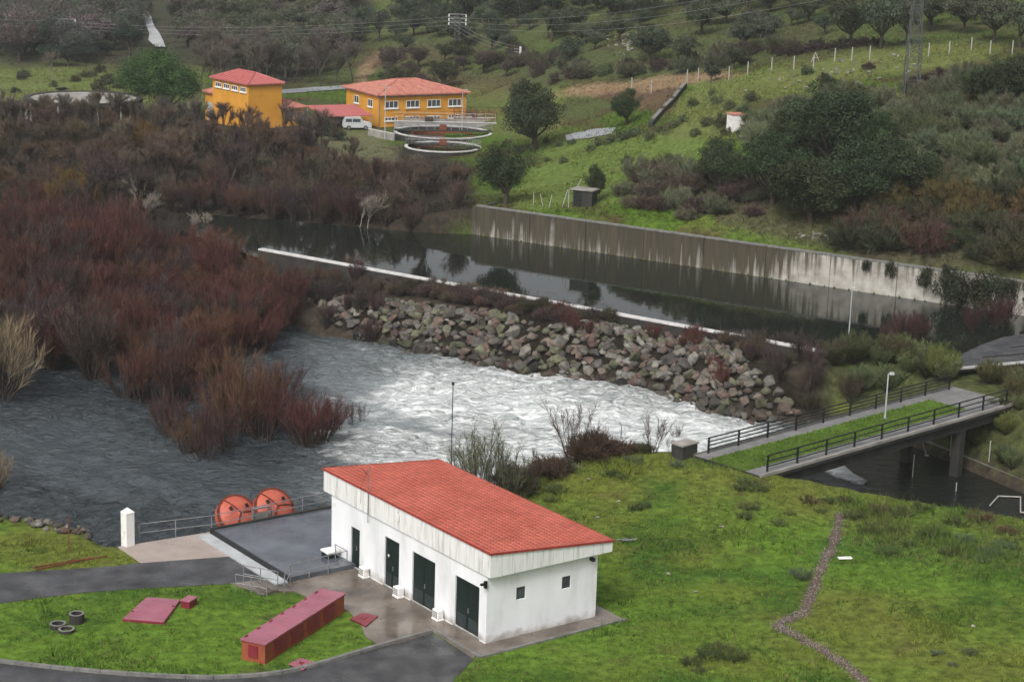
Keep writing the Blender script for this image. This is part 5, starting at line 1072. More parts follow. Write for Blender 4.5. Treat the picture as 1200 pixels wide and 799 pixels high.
# red willow thicket standing in the flooded river
TS = ('stems', 'twigs'); TC = ('trunk', 'crown')
thick = [(-90, 420), (40, 432), (140, 452), (205, 462), (262, 440), (300, 420), (338, 398), (348, 372), (318, 340), (300, 318), (210, 300), (100, 286), (0, 285), (-90, 290)]
for x, y, z, a, b in scatter(thick, 2.55, zover=ZR):
    front = b > 395 - .0 * a; c = rnd.choice([RED, RED, REDD, ORB, PUR]) if a > 150 or b > 350 else rnd.choice([RED, REDD, REDD, PUR])
    if a < 140 and b > 330: c = rnd.choice([REDD, PUR, RED])
    s_ = rnd.uniform(.78, 1.15) * (1.12 if a < 150 else .92)
    s_ *= rnd.uniform(.72, 1.2)
    plant('willow_shrub', cname(c) + ' leafless willow in the dense flooded thicket left of river', 'willow', 'willows of the flooded thicket', rnd.choice(WILLOW), (x, y, ZR - .2), s_, vary(c), TS)
for a, b, s_, c in ((196, 512, .75, REDD), (218, 530, .6, ORB), (235, 520, .72, REDD), (262, 500, .95, RED), (285, 510, 1.05, ORB), (310, 515, 1.0, RED), (325, 500, .9, REDD), (300, 490, 1.0, ORB), (262, 528, .6, REDD), (240, 540, .5, REDD), (345, 505, .75, PUR), (150, 468, .9, REDD), (168, 470, .95, RED), (198, 472, 1.0, REDD), (218, 465, 1.0, RED), (270, 470, 1.0, ORB), (332, 470, .8, PUR)):
    p = P(a, b, ZR); plant('willow_shrub', cname(c) + ' leafless willow clump standing out in open rushing water', 'willow', 'willows in open water', rnd.choice(WNEAR), (p[0], p[1], ZR - .15), s_ * 1.12, vary(c, .12), TS)
for a, b, s_, c in ((362, 525, .95, RED), (376, 520, .9, RED), (352, 520, .7, REDD), (390, 505, .6, PUR)):
    p = P(a, b, ZR); plant('willow_shrub', 'red willow clump in rushing water nearest the white foam', 'willow', 'willows nearest the foam', rnd.choice(WNEAR), (p[0], p[1], ZR - .15), s_ * 1.05, vary(c, .12), TS)
for a, b, s_ in ((412, 497, .5), (424, 495, .42)):
    p = P(a, b, ZR); plant('sparse_willow', 'small sparse grey willow in water by the foam', 'willow', 'small grey willows by the foam', SPARSE[0], (p[0], p[1], ZR - .1), s_ * 1.2, PUR, TS)
for a, b, s_ in ((-8, 470, 1.15), (10, 455, .9), (-25, 450, 1.2), (-5, 575, .5)):
    p = P(a, b, ZR); plant('pale_willow', 'straw coloured bare willow at the left edge of river', 'willow', 'straw coloured willows', rnd.choice(WNEAR), (p[0], p[1], ZR - .2), s_ * 1.4, TANW, TS)
# scrub on the far river bank
for poly, sp, pal, s0, lab, grp in (([(345, 325), (420, 330), (455, 385), (500, 412), (440, 408), (395, 394), (345, 384)], 2.3, [PUR, ORB, PUR, GRB], .5, 'brown willow bush at the left end of boulder bank', 'bushes at the boulder bank end'),
        ([(500, 395), (560, 405), (558, 424), (490, 412)], 2.2, [REDD, ORB], .4, 'low red willow at the foot of boulder bank', 'low willows on the boulder foot'),
        ([(865, 410), (985, 425), (1010, 475), (945, 500), (905, 470), (885, 440)], 1.9, [PUR, PUR, GRB, (.075, .06, .042), (.08, .055, .05)], .46, 'purplish bare bush between boulder bank and bridge', 'bare bushes by the bridge')):
    for x, y, z, a, b in scatter(poly, sp): plant('bank_bush', lab, 'bush', grp, rnd.choice(WILLOW), (x, y, z), s0 * rnd.uniform(.7, 1.15), vary(rnd.choice(pal)), TS)
for x, y, z, a, b in scatter([(340, 312), (420, 312), (600, 350), (760, 380), (900, 408), (890, 420), (840, 402), (720, 380), (640, 378), (560, 360), (430, 340), (360, 335)], 1.35): plant('bramble_mound', 'purple brown bramble mound between low wall and boulders', 'bramble', 'brambles below the low wall', rnd.choice(BRAMB), (x, y, z), rnd.uniform(.6, 1.0), vary(rnd.choice([PUR, (.06, .042, .04), GRB, (.05, .045, .028)])), TS)
for a, b in ((665, 385), (675, 392), (655, 375), (690, 395), (765, 402), (810, 405), (815, 412), (835, 440), (845, 455), (800, 412)): p = G(a, b); plant('red_bush', 'small bare red bush growing among the riprap boulders', 'bush', 'red bushes among the boulders', rnd.choice(WILLOW), p, rnd.uniform(.25, .42), vary(RED), TS)
# broom and scrub by the bridge end and basin corner
for poly, sp, s0, lab, grp in (([(960, 424), (1040, 422), (1105, 428), (1110, 452), (1040, 472), (990, 466)], 1.8, .95, 'tall olive green broom beside the bridge end', 'brooms at the bridge end'), ([(1125, 445), (1200, 448), (1200, 470), (1160, 462)], 1.7, .75, 'grey green broom in front of dark deck', 'brooms before the deck'), ([(1110, 482), (1200, 470), (1200, 555), (1150, 538), (1100, 510)], 1.5, .6, 'olive scrub bush on the channel bank', 'scrub on the channel bank')):
    for x, y, z, a, b in scatter(poly, sp): plant('broom_bush', lab, 'broom', grp, rnd.choice(BROOM), (x, y, z), s0 * rnd.uniform(.75, 1.25), vary(rnd.choice([(.10, .11, .035), (.085, .105, .045), (.11, .13, .06), (.075, .075, .035)])), TS)
for a, b, s_ in ((1060, 400, .62), (1075, 405, .55), (1040, 405, .5), (1140, 390, .5), (1165, 385, .6), (1180, 382, .55)): p = P(a, b, ZP); plant('red_shrub', 'dark red bare shrub at the basin water edge', 'shrub', 'red shrubs in the basin corner', rnd.choice(WILLOW), (p[0], p[1], max(ZP - .1, hz(p[0], p[1]))), s_, vary(REDD), TS)
# bare grey trees on the far bank
for x, y, z, a, b in scatter([(-60, 290), (-60, 158), (40, 150), (170, 158), (330, 172), (400, 190), (455, 205), (540, 222), (557, 250), (553, 272), (500, 271), (400, 263), (300, 256), (220, 250), (190, 262), (120, 288)], 4.1):
    c = rnd.choice([GRB, GRB, GRB, PUR, (.10, .062, .044), (.085, .066, .045), (.12, .09, .068)]); c = rnd.choice([REDD, PUR, GRB]) if a < 170 and b > 240 and rnd.random() < .7 else c
    s_ = rnd.uniform(.55, 1.1) * (.72 if a > 380 else .9) * (.8 if b < 195 else 1)
    plant('bare_tree', cname(c) + ' leafless tree in the belt between basin and yellow buildings', 'tree', 'bare trees of the far bank', rnd.choice(BARE) if rnd.random() < .6 else rnd.choice(WILLOW), (x, y, z), s_ * 1.08, vary(c), TC, sz=.95)
for x, y, z, a, b in scatter([(195, 254), (195, 244), (300, 246), (400, 254), (500, 262), (555, 262), (556, 278), (500, 276), (400, 267), (300, 260), (220, 255)], 2.3): plant('shore_willow', 'brown bare willow overhanging the far basin shore', 'willow', 'willows on the far basin shore', rnd.choice(WILLOW), (x, y, max(z, ZP - .2)), rnd.uniform(.5, .85), vary(rnd.choice([GRB, PUR, REDD, (.085, .05, .035)])), TS)
for a, b, s_ in ((0, 160, .9), (22, 163, .8), (48, 161, .75), (75, 164, .85), (102, 163, .8), (128, 162, .9), (150, 165, .8), (178, 166, .85), (205, 164, .75), (232, 166, .8), (345, 178, .8), (362, 182, .75), (330, 172, .8)): plant('bare_tree', 'pale grey brown bare tree close in front of the round reservoir or tower house', 'tree', 'bare trees before the reservoir', rnd.choice(BARE), G(a, b), s_, vary((.11, .092, .075)), TC)
for a, b, s_, c, lb in ((88, 245, .85, OCH, 'yellowish leafy willow in the left bare thicket'), (105, 250, .7, OCH, 'yellowish leafy willow in the left bare thicket'), (70, 252, .65, OCH, 'yellowish leafy willow in the left bare thicket')): plant('yellow_willow', lb, 'willow', 'yellow willows', rnd.choice(WILLOW), G(a, b), s_ * 1.2, c, TS)
for a, b, s_ in ((155, 178, .8), (170, 182, .7)): plant('ochre_tree', 'ochre brown leafy treetop beside the round reservoir', 'tree', 'ochre trees by the reservoir', rnd.choice(WILLOW), G(a, b), s_ * 1.2, (.13, .08, .03), TS)
for a, b, s_ in ((150, 268, .85), (165, 275, .75), (430, 272, .7), (420, 270, .6), (240, 280, .45), (220, 285, .5)): plant('pale_bare_tree', 'pale grey dead tree with bare branches in the thicket', 'tree', 'pale dead trees', rnd.choice(PALE), G(a, b), s_, (.22, .19, .16), TC)
# evergreen oaks placed one by one: base px, base py, crown width px, height px
OC = (.034, .048, .024)
def oak(a, b, wpx, hpx, kits, label, group=None, col=OC, k0=(7.8, 7.0), name='holm_oak'):
    p = G(a, b); m_ = pxm(p); s_ = wpx / m_ / k0[0]; t = plant(name, label, 'oak', group, rnd.choice(kits), p, s_, vary(col, .12), TC, sink=.1, sz=min(1.6, max(.6, (hpx / m_ / cT / k0[1]) / s_)))
oak(627, 176, 96, 86, OAKN, 'largest dark holm oak right of the clarifier tanks'); oak(592, 240, 76, 82, OAKN, 'dark holm oak at the left end of the tall wall'); oak(735, 146, 50, 47, OAKN, 'rounded dark oak beside the far parking area'); oak(695, 236, 34, 56, OAKN, 'narrow dark oak behind the small shed')
for a, b, w_, h_ in ((970, 205, 120, 108), (905, 242, 95, 88), (1000, 250, 118, 92), (950, 262, 120, 84), (1050, 240, 95, 80), (925, 205, 80, 76), (1020, 205, 80, 74)): oak(a, b, w_, h_, OAKN, 'broad dark oak of the big clump above the tall wall', 'big oak clump above the wall')
oak(842, 232, 66, 72, OAKN, 'dark oak standing just left of the big clump'); oak(970, 118, 30, 32, OAKN, 'small ball-shaped oak on the meadow below the fence')
for a, b, w_, h_ in ((1175, 128, 80, 62), (1205, 120, 70, 60), (1150, 120, 50, 45)): oak(a, b, w_, h_, OAKN, 'dark oak clump at the right end of broom slope', 'oaks at the right of broom slope')
GR = (.055, .066, .042)
for a, b, w_, h_ in ((850, 28, 52, 32), (870, 58, 38, 36), (898, 60, 44, 40), (948, 26, 38, 30), (900, 16, 30, 24), (995, 56, 54, 54), (1032, 58, 56, 56), (1062, 54, 44, 52), (806, 78, 38, 34), (860, 82, 30, 26), (833, 98, 26, 22), (668, 82, 36, 38), (642, 46, 34, 34), (672, 44, 36, 34), (535, 58, 44, 36), (576, 60, 40, 34), (444, 50, 32, 36), (425, 42, 34, 32), (500, 40, 40, 34), (475, 62, 24, 20), (740, 18, 34, 24), (700, 14, 34, 24), (800, 8, 40, 24), (1090, 30, 60, 40), (1130, 40, 54, 44), (1165, 50, 60, 50), (1195, 56, 60, 50)): oak(a, b, w_, h_, OAKT, 'grey green oak with bare trunk on the upper grassy slope', 'oaks on the upper slope', GR, (7.6, 6.4))
# woodland further back
for poly, sp, pal, s0, lab, grp, kits in (([(200, -8), (420, -8), (420, 40), (400, 90), (330, 100), (240, 78), (200, 40)], 6.2, [(.06, .072, .046), (.07, .078, .05), (.08, .078, .055), (.085, .075, .065)], .95, 'hazy olive tree of the dense wooded hillside behind yellow buildings', 'trees of the wooded hillside', OAKT + OAK),  # hillside tree colours lightened, painting mist into the crowns
        ([(480, -8), (1200, -8), (1200, 14), (900, 14), (700, 26), (480, 45)], 7.0, [(.04, .05, .034), (.035, .045, .03)], .9, 'dim oak along the skyline ridge', 'ridge oaks', OAKT), ([(-40, -8), (160, -8), (162, 45), (120, 72), (-40, 74)], 6.3, [(.08, .07, .062), (.09, .075, .068), (.06, .065, .05), (.055, .06, .046)], 1.0, 'misty tree of the far left valley wood', 'trees of the misty valley', OAKT + OAK), ([(430, 85), (560, 66), (600, 88), (560, 110), (500, 112), (430, 112)], 7, [(.05, .055, .03), (.06, .05, .04), (.04, .05, .028)], .62, 'dim green tree behind the yellow office roof', 'trees behind the yellow office', OAK)):  # valley wood palette likewise paled to carry the mist
    for x, y, z, a, b in scatter(poly, sp): plant('woodland_tree', lab, 'tree', grp, rnd.choice(kits), (x, y, z), s0 * rnd.uniform(.65, 1.2), vary(rnd.choice(pal)), TC)
for x, y, z, a, b in scatter([(230, 112), (230, 60), (300, 70), (420, 95), (420, 104), (330, 100)], 5.5): plant('bare_tree', 'pale brown leafless tree on the foot of wooded hillside', 'tree', 'bare trees under the wooded hillside', rnd.choice(BARE), (x, y, z), rnd.uniform(.7, 1.1), vary((.10, .085, .07)), TC)
for a, b, w_, h_ in ((62, 78, 34, 26), (80, 78, 24, 24), (96, 74, 44, 26), (126, 66, 24, 20), (40, 62, 30, 20), (152, 66, 34, 40), (160, 55, 30, 34), (150, 45, 28, 28), (20, 66, 40, 26)): oak(a, b, w_, h_, OAK, 'dark tree beyond the flooded green field', 'dark trees beyond the field', (.028, .038, .026))
for x, y, z, a, b in scatter([(430, 20), (900, 8), (1200, 20), (1200, 45), (1000, 40), (900, 62), (820, 76), (700, 74), (620, 80), (560, 60), (470, 55)], 11.5): plant('slope_oak', 'dim grey green oak scattered on the slope below the ridge', 'oak', 'oaks below the ridge', rnd.choice(OAK + OAKT), (x, y, z), rnd.uniform(.45, .95), vary(GR, .25), TC, sz=rnd.uniform(.75, 1.05))
for x, y, z, a, b in scatter([(560, 70), (640, 88), (700, 96), (860, 80), (900, 66), (990, 56), (900, 58), (700, 80), (600, 62)], 4.5): plant('slope_scrub', 'dull brown green scrub on the slope above the fence', 'bush', 'scrub above the meadow fence', rnd.choice(ROUND), (x, y, z), rnd.uniform(.6, 1.2), vary(rnd.choice([(.075, .07, .045), (.085, .09, .055), (.07, .05, .045)])), TS)
p = G(196, 136); m_ = pxm(p); plant('stone_pine', 'large dense green domed stone pine left of the yellow tower house', 'pine', None, PINE, p, 112 / m_ / 11.5, (.042, .078, .026), TC, sz=.86)
# scrub slopes on the right hill
for x, y, z, a, b in scatter([(868, 150), (940, 118), (1060, 112), (1130, 100), (1290, 130), (1290, 245), (1060, 230), (1050, 200), (880, 195)], 3.0): plant('broom_bush', 'grey green broom bush of the dense right hillside', 'broom', 'brooms of the right hillside', rnd.choice(ROUND + BROOM[:1]), (x, y, z), rnd.uniform(.75, 1.25), vary(rnd.choice([(.10, .118, .066), (.12, .135, .08), (.09, .10, .052), (.105, .10, .062)])), TS)
for x, y, z, a, b in scatter([(1050, 225), (1280, 225), (1280, 330), (1205, 318), (1100, 305), (985, 290), (1000, 262)], 2.5): plant('hill_scrub', 'rust brown tangled bush above the right end of tall wall', 'bush', 'brown bushes above the tall wall', rnd.choice(ROUND), (x, y, z), rnd.uniform(.7, 1.35), vary(rnd.choice([(.075, .056, .038), (.06, .055, .032), (.072, .045, .036), (.055, .062, .032), (.10, .075, .03)])), TS)
for x, y, z, a, b in scatter([(722, 248), (735, 210), (800, 205), (900, 225), (900, 260), (800, 262)], 2.5): plant('hill_scrub', 'greyish brown bush left of the big oak clump', 'bush', 'bushes left of the oak clump', rnd.choice(ROUND), (x, y, z), rnd.uniform(.5, 1.1), vary(rnd.choice([(.09, .075, .055), (.11, .112, .07), (.08, .06, .05), (.115, .125, .078)])), TS)
for a, b, s_, c in ((735, 192, .8, 0), (785, 192, 1.0, 1), (700, 172, .9, 0), (715, 168, 1.0, 0), (730, 165, 1.1, 0), (692, 178, .7, 0), (745, 160, 1.0, 0), (790, 150, .8, 0), (800, 145, .8, 0), (775, 155, .7, 0), (812, 125, .8, 0), (840, 122, .9, 0), (835, 112, .7, 0), (845, 150, 1.2, 1), (830, 148, 1.0, 1), (870, 135, 1.1, 1), (855, 128, .9, 1), (880, 120, 1.0, 1), (815, 160, .7, 0), (760, 165, .8, 0), (872, 158, .9, 1), (868, 150, .8, 1), (850, 158, .7, 1), (660, 192, .6, 0), (640, 190, .6, 0), (700, 205, .6, 0), (760, 205, .6, 0), (640, 168, .6, 0), (655, 172, .7, 0), (670, 170, .7, 0), (945, 88, 1.0, 0), (1018, 82, .8, 2), (965, 96, .8, 2), (1070, 105, 1.3, 2), (1085, 100, 1.2, 2), (1100, 92, 1.0, 2), (650, 98, 1.2, 3), (670, 92, 1.3, 3), (690, 90, 1.3, 0), (710, 88, 1.4, 0), (730, 86, 1.2, 3), (770, 84, 1.0, 3), (630, 90, 1.3, 3), (790, 82, 1.0, 2)):
    plant('round_bush', 'low rounded bush dotted on the grassy right slope', 'bush', 'bushes on the grassy slope', rnd.choice(BUSH), G(a, b), s_, vary([(.075, .095, .045), (.06, .065, .035), (.05, .035, .03), (.06, .045, .04)][c], .15), ('stems', 'foliage'))
for a in range(16): x_ = 905 + a * 8 + rnd.uniform(-3, 3); plant('round_bush', 'dark heath bush along the upper fence row', 'bush', 'heath along the upper fence', rnd.choice(BUSH), G(x_, 66 - a * .9 + rnd.uniform(-3, 3)), rnd.uniform(.7, 1.2), vary((.045, .035, .03)), ('stems', 'foliage'))
for x, y, z, a, b in scatter([(0, 90), (60, 86), (150, 84), (235, 86), (235, 118), (160, 108), (0, 112)], 9): plant('field_bush', 'dull scrub bush in the flooded left field', 'bush', 'scrub in the left field', rnd.choice(BUSH), (x, y, z), rnd.uniform(.8, 1.6), vary((.06, .06, .035)), ('stems', 'foliage'))
plant('pale_bare_tree', 'small bare forked tree standing in the left field', 'tree', None, PALE[0], G(62, 98), .9, (.12, .10, .08), TC)
for a, b, s_ in ((382, 160, 1.3), (395, 165, 1.2), (372, 152, 1.0)): plant('yard_bush', 'dark round bush in front of the carport', 'bush', 'bushes by the carport', rnd.choice(BUSH), G(a, b), s_, (.03, .045, .028), ('stems', 'foliage'))
for a, b in ((192, 140), (180, 138), (205, 140), (215, 138)): plant('yard_bush', 'pale grey green shrub under the stone pine', 'bush', 'shrubs under the stone pine', rnd.choice(BUSH), G(a, b), 1.3, (.12, .14, .09), ('stems', 'foliage'))
# ivy hanging over the tall wall
for u, s_ in ((50.5, .8), (52.5, 1.2), (54, 1.5), (55.5, 1.55), (57, 1.3), (58.5, .9), (60.5, 1.0), (47, .6), (44.5, .45), (62.5, .7)):
    c = RET0 + _u * u - RNRM * .25; plant('wall_creeper', 'dark creeper spilling over the tall stained wall', 'creeper', 'creepers on the tall wall', rnd.choice(BUSH), (c[0], c[1], ZP + RTOP - s_ * 1.75), s_, vary((.032, .036, .022)), ('stems', 'foliage'), sz=1.75)
# brambles and bare bushes on the near river edge
for a, b, s_ in ((640, 560, .8), (655, 555, .9), (625, 572, .9), (610, 580, 1.0), (600, 570, .9), (670, 545, 1.0), (685, 540, 1.25), (700, 538, 1.2), (672, 538, 1.1), (592, 560, .8), (580, 552, .8), (715, 537, .8), (738, 532, .6), (755, 532, .6), (790, 530, .5), (765, 530, .6)): plant('bramble_mound', 'dark tangled bramble on the near river edge behind white building', 'bramble', 'brambles behind the white building', rnd.choice(BRAMB + BRAMB + SPARSE), G(a, b), s_ * rnd.uniform(.85, 1.5), vary(rnd.choice([(.07, .042, .03), (.05, .035, .028), (.06, .055, .03)])), TS)
for a, b, s_ in ((548, 578, 1.3), (570, 582, 1.45), (558, 580, 1.2), (585, 584, 1.2), (540, 575, 1.1), (600, 586, .9)): plant('sparse_bush', 'thin green grey bare bush behind the red roof', 'bush', 'thin bushes behind the red roof', rnd.choice(SPARSE), G(a, b), s_ * 1.05, (.10, .105, .065), TS)
for a, b, s_ in ((800, 532, .35), (812, 530, .4), (785, 530, .35)): plant('sparse_bush', 'thin bare twig bush at the bridge block', 'bush', 'twig bushes at the bridge block', rnd.choice(SPARSE), G(a, b), s_, (.06, .05, .04), TS)
# weeds on the lawn
for a, b, s_, c in ((875, 568, .55, 0), (885, 575, .5, 0), (868, 575, .45, 0), (877, 600, .45, 0), (872, 608, .35, 0), (915, 615, .4, 0), (925, 605, .3, 0), (940, 680, .4, 1), (715, 560, .4, 0), (722, 556, .3, 0), (730, 562, .3, 0), (745, 600, .35, 0), (755, 595, .35, 0), (650, 580, .45, 0), (645, 590, .35, 0), (795, 548, .4, 1), (745, 543, .4, 1), (830, 770, .5, 0), (845, 765, .45, 0), (860, 778, .4, 0), (810, 780, .35, 0), (820, 790, .35, 0), (1095, 770, .25, 1), (1115, 780, .25, 1), (1135, 770, .25, 1), (1160, 655, .5, 1), (1150, 660, .45, 1), (1110, 650, .45, 0), (1040, 650, .4, 0), (1065, 640, .4, 0), (960, 600, .35, 0), (970, 590, .35, 0), (990, 590, .4, 2), (1030, 600, .45, 2), (1060, 605, .5, 0), (1080, 600, .45, 0), (1120, 615, .5, 0), (1150, 610, .5, 2), (1180, 625, .5, 2), (1020, 625, .45, 0), (1050, 625, .4, 0), (1090, 630, .5, 0), (1130, 635, .5, 1), (1175, 645, .45, 1), (950, 590, .4, 2), (1000, 610, .4, 0)):
    plant('weed_clump', 'dull weed clump growing on the right lawn', 'weed', 'weed clumps on the right lawn', rnd.choice(WEED), G(a, b), s_ * rnd.uniform(1.5, 2.4), vary([(.062, .082, .028), (.085, .11, .065), (.08, .055, .035)][c]), TS, sz=rnd.uniform(.45, .7))

# ------------------------------------------------------------------ grass, gravel path, litter
lawn_px = [(-60, 640), (-20, 625), (60, 628), (140, 650), (300, 690), (420, 745), (520, 800), (560, 775), (720, 725), (700, 690), (600, 590), (640, 552), (720, 535), (830, 532), (900, 556), (1000, 578), (1250, 615), (1250, 830), (-60, 830)]
excl = [path_poly, pink_poly, terr_poly, walk_poly, road_poly, [tuple(W(*q)[:2]) for q in ((-.1, -.1), (7.1, -.1), (7.1, 15.3), (-.1, 15.3))], [tuple(W(*q)[:2]) for q in ((-5, 12.5), (6.5, 12.5), (6.5, 22), (-5, 22))], [tuple(A_), tuple(B_), tuple(B_ + nn * hW), tuple(D_)], pp([(144, 724), (172, 699), (211, 702), (192, 728)])]
trail_px = smooth_line([(985, 602), (976, 640), (962, 668), (950, 700), (938, 722), (912, 734), (935, 748), (965, 765), (1000, 790), (1030, 815)])
trail_w = [np.array(G(*q)[:2]) for q in trail_px]
n = 150000; gx = rng.uniform(-34, 46, n); gy = rng.uniform(82, 132, n); gz = hz(gx, gy); a, b, _f = proj(gx, gy, gz); kp = inpoly(a, b, lawn_px)
dens = fbm(gx, gy, 2.5, 4, 11); kp &= rng.random(n) < (.25 + 1.1 * sstep(.35, .65, dens))
for e in excl: kp &= ~inpoly(gx, gy, e)
kp &= ~((sdist(gx, gy, trail_w, closed=False) < .42) & (rng.random(n) < .93)); kp &= sdist(gx, gy, river_poly) > .6
gx, gy, gz, a, b = gx[kp], gy[kp], gz[kp], a[kp], b[kp]
weedy = sstep(10, -25, sdist(a, b, [(930, 570), (1250, 610), (1250, 680), (1100, 690), (1000, 640), (960, 620)])); edge = sstep(40, 5, sdist(a, b, [(600, 590), (640, 552), (720, 535), (830, 532), (900, 556)], closed=False))
hgt = rng.uniform(.05, .14, len(gx)) * (1 + 1.2 * sstep(.5, .7, fbm(gx, gy, 3.5, 3, 12))) * (1 + 2.2 * weedy * rng.random(len(gx)) + edge)
tuft = (rng.random(len(gx)) < .05) & (fbm(gx, gy, 4, 3, 31) > .47); hgt = hgt * np.where(tuft, rng.uniform(1.8, 3.4, len(gx)), 1.0)
nbl = 4; Bp = np.repeat(np.c_[gx, gy, gz - .01], nbl, 0) + np.c_[rng.normal(0, .06, (len(gx) * nbl, 2)), np.zeros(len(gx) * nbl)]; Dd = unit(np.c_[rng.normal(0, .5, (len(Bp), 2)), np.ones(len(Bp))]); V, Fc = blades(Bp, Dd, np.repeat(hgt, nbl) * rng.uniform(.6, 1.3, len(Bp)), np.full(len(Bp), .045), rng)
k1 = sstep(.42, .68, fbm(gx, gy, 16, 4, 5)); k2 = sstep(.5, .72, fbm(gx, gy, 3, 4, 13)); gc = lerp(lerp(np.tile([.088, .168, .020], (len(gx), 1)), np.array([.138, .165, .027]), k1), np.array([.05, .105, .016]), k2 * .8); gc = lerp(gc, np.array([.075, .10, .030]), weedy * .7) * rng.uniform(.55, 1.4, (len(gx), 1)); gc = gc * np.where(tuft, .6, 1.0)[:, None]; gc = np.where((rng.random(len(gx)) < .04)[:, None], np.array([.16, .12, .06]), gc)
tag(mobj('lawn_grass', nmesh('lawn_grass', V, Fc, m_grass, False, {'col': np.repeat(np.repeat(gc, nbl, 0), 3, 0)})), 'short damp green grass covering both lawns', 'grass', kind='stuff')
# rough tussocks over the hills and fields
n = 110000; gy2 = 178 + 290 * rng.random(n) ** 1.2; gx2 = rng.uniform(-.32, .32, n) * gy2; gz2 = hz(gx2, gy2); kp = (sdist(gx2, gy2, pond_poly) > 1.2) & (sdist(gx2, gy2, river_poly) > 1) & (fbm(gx2, gy2, 7, 4, 21) > .40)
kp &= ~((gx2 * 0 + gy2 > 270) & (gy2 < 318) & (gx2 > -48) & (gx2 < 6)); gx2, gy2, gz2 = gx2[kp], gy2[kp], gz2[kp]
ci = np.clip(np.searchsorted(GX, gx2), 0, len(GX) - 1); cj = np.clip(np.searchsorted(GY, gy2), 0, len(GY) - 1); cc = colr[cj, ci] * rng.uniform(.55, 1.35, (len(gx2), 1)) * np.where(rng.random((len(gx2), 1)) < .3, np.array([[1.25, .95, .8]]), 1.0)
Bp = np.repeat(np.c_[gx2, gy2, gz2 - .03], 4, 0) + np.c_[rng.normal(0, .16, (len(gx2) * 4, 2)), np.zeros(len(gx2) * 4)]; V, Fc = blades(Bp, unit(np.c_[rng.normal(0, .5, (len(Bp), 2)), np.ones(len(Bp))]), rng.uniform(.12, .5, len(Bp)), np.full(len(Bp), .10), rng)
tag(mobj('hill_grass', nmesh('hill_grass', V, Fc, m_grass, False, {'col': np.repeat(np.repeat(cc, 4, 0), 3, 0)})), 'rough tussock grass over the far slopes and fields', 'grass', kind='stuff')
# grass on the bridge strip
n = 6000; ux = rng.uniform(-1, bLn * .86, n); uy = rng.uniform(-BWd + .85, -.9, n); q = np.array([BW(x, y, 1.0) for x, y in zip(ux, uy)]); V, Fc = blades(np.repeat(q, 3, 0) + rng.normal(0, .03, (3 * n, 3)) * [1, 1, 0], unit(np.c_[rng.normal(0, .4, (3 * n, 2)), np.ones(3 * n)]), rng.uniform(.05, .16, 3 * n), np.full(3 * n, .045), rng)
tag(mobj('strip_grass', nmesh('strip_grass', V, Fc, m_grass, False, {'col': np.repeat(np.tile([.085, .155, .018], (3 * n, 1)) * rng.uniform(.7, 1.3, (3 * n, 1)), 3, 0)})), 'bright grass growing along the middle of bridge', 'grass', kind='stuff')
me = bpy.data.objects['soil_strip'].data; at = me.attributes.new('col', 'FLOAT_COLOR', 'POINT'); at.data.foreach_set('color', np.tile([.06, .09, .018, 1], len(me.vertices)).astype(np.float32))
# gravel trail: bed and pebbles
V = []; Fq = []
for i, p in enumerate(trail_w):
    d = trail_w[min(i + 1, len(trail_w) - 1)] - trail_w[max(i - 1, 0)]; d = d / np.hypot(*d); nrm = np.array([-d[1], d[0]]); wd_ = .26 + .10 * math.sin(i * 1.7)
    for s_ in (-1, 0, 1): q = p + nrm * wd_ * s_; V.append((q[0], q[1], hz(q[0], q[1]) + .03))
    if i: Fq += [((i - 1) * 3 + j, (i - 1) * 3 + j + 1, i * 3 + j + 1, i * 3 + j) for j in (0, 1)]
tag(mobj('gravel_trail', nmesh('gravel_trail', np.array(V), np.array(Fq), m_gravel, True, {'col': np.tile([.085, .06, .045], (len(V), 1))}, k=4)), kind='structure')
n = 2600; ti = rng.uniform(0, len(trail_w) - 1.001, n); i0 = ti.astype(int); f_ = (ti - i0)[:, None]; TW = np.array(trail_w); q = TW[i0] * (1 - f_) + TW[i0 + 1] * f_ + rng.normal(0, .24, (n, 2)); z_ = hz(q[:, 0], q[:, 1]) + .03
octv = np.array([(1, 0, 0), (0, 1, 0), (-1, 0, 0), (0, -1, 0), (0, 0, .8), (0, 0, -.8)]); octf = np.array([(0, 1, 4), (1, 2, 4), (2, 3, 4), (3, 0, 4), (1, 0, 5), (2, 1, 5), (3, 2, 5), (0, 3, 5)]); sz_ = rng.uniform(.02, .055, n); V = (octv[None] * sz_[:, None, None] * rng.uniform(.7, 1.3, (n, 6, 1)) + np.c_[q, z_][:, None]).reshape(-1, 3); Fc = (octf[None] + 6 * np.arange(n)[:, None, None]).reshape(-1, 3); gcol = rng.uniform(.05, .26, (n, 1)) * np.array([1.05, .90, .78])
tag(mobj('trail_pebbles', nmesh('trail_pebbles', V, Fc, m_gravel, False, {'col': np.repeat(gcol, 6, 0)})), 'pale pebbles strewn along the gravel trail', 'gravel', kind='stuff')
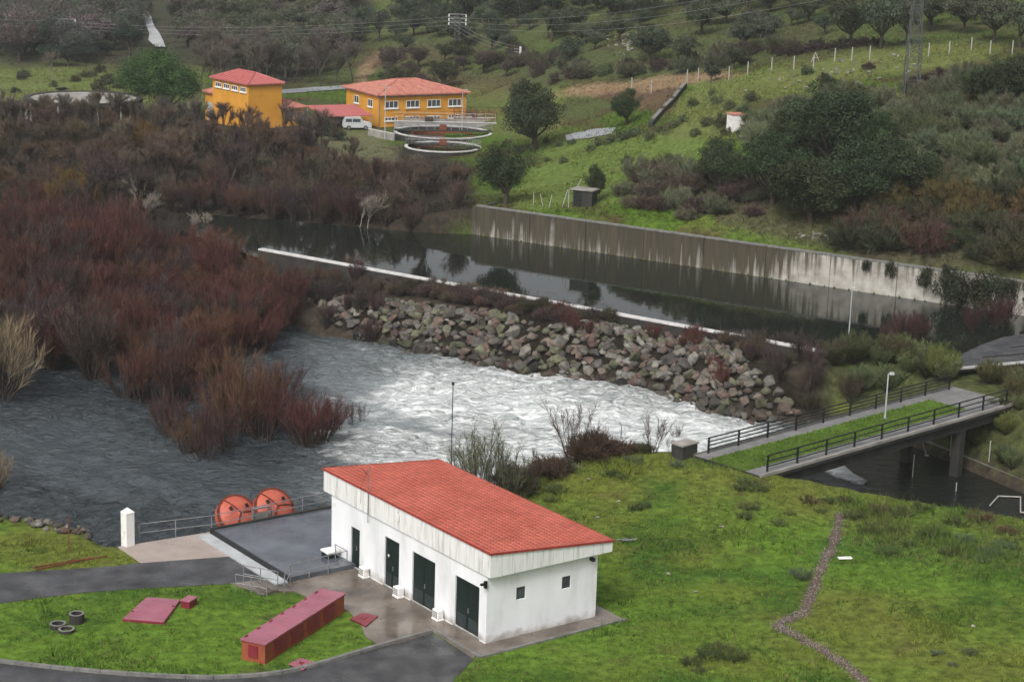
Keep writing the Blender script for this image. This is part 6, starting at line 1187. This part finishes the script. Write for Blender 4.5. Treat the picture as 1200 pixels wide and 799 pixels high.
p = G(990, 657); t = thing('white_board', 'small white board lying flat on right lawn beside trail', 'board', p, .2); MB().box(-.4, -.17, .05, .4, .17, .11).build('board', m_wframe, t, bevel=.01); MB().box(-.38, -.02, .0, -.3, .02, .05).build('batten', m_post, t)
p = G(735, 637); t = thing('old_pipe', 'short grey pipe lying in grass behind the white building gable', 'pipe', p, .3); 
MB().tube((-.3, 0, .1), (.5, 0, .12), .06).build('tube', m_steel, t); MB().tube((.5, 0, .12), (.56, 0, .12), .09).build('collar', m_steel, t)
p = G(655, 549); t = thing('ash_heap', 'small grey ash and brushwood heap at the bramble edge', 'ash heap', p); rg = np.random.default_rng(5)
V, Fc = blades(rg.normal(0, .5, (300, 3)) * [1.2, .8, .0] + [0, 0, .1], unit(rg.normal(size=(300, 3)) * [1, 1, .4]), rg.uniform(.4, 1.1, 300), np.full(300, .05), rg); mobj('brushwood', nmesh('brushwood', V, Fc, m_pale), t)
o = mobj('ash', ROCKS[0], t); o.scale = (.9, .7, .3); o.color = (.22, .22, .23, 1)
for i, (a, b) in enumerate(((783, 675), (815, 698), (690, 563), (725, 588), (846, 618), (700, 610), (1140, 735))): p = G(a, b); o = mobj('field_stone', ROCKS[i]); o.location = (p[0], p[1], p[2] + .06); o.scale = (.16, .13, .12); k_ = rnd.uniform(.6, 1.2); o.color = (.34 * k_, .31 * k_, .27 * k_, 1); tag(o, 'small loose pale stone lying in the right lawn grass', 'stone', 'stones in the lawn')

# ------------------------------------------------------------------ hazy air
hb_ = MB().box(-1300, -300, -20, 1300, 1750, 170).build('haze', None); hb_['kind'] = 'stuff'; hb_['label'] = 'thin pale mist filling the valley air'; hb_['category'] = 'haze'
mh = bpy.data.materials.new('haze_mat'); mh.use_nodes = True; t_ = mh.node_tree; t_.nodes.clear(); pv = t_.nodes.new('ShaderNodeVolumePrincipled'); pv.inputs['Color'].default_value = (.86, .89, .93, 1); pv.inputs['Density'].default_value = .00016; pv.inputs['Anisotropy'].default_value = .2
ou = t_.nodes.new('ShaderNodeOutputMaterial'); t_.links.new(pv.outputs[0], ou.inputs['Volume']); hb_.data.materials.append(mh)
print('OBJECTS', len(bpy.data.objects), 'min ground', HH.min(), HH.max())
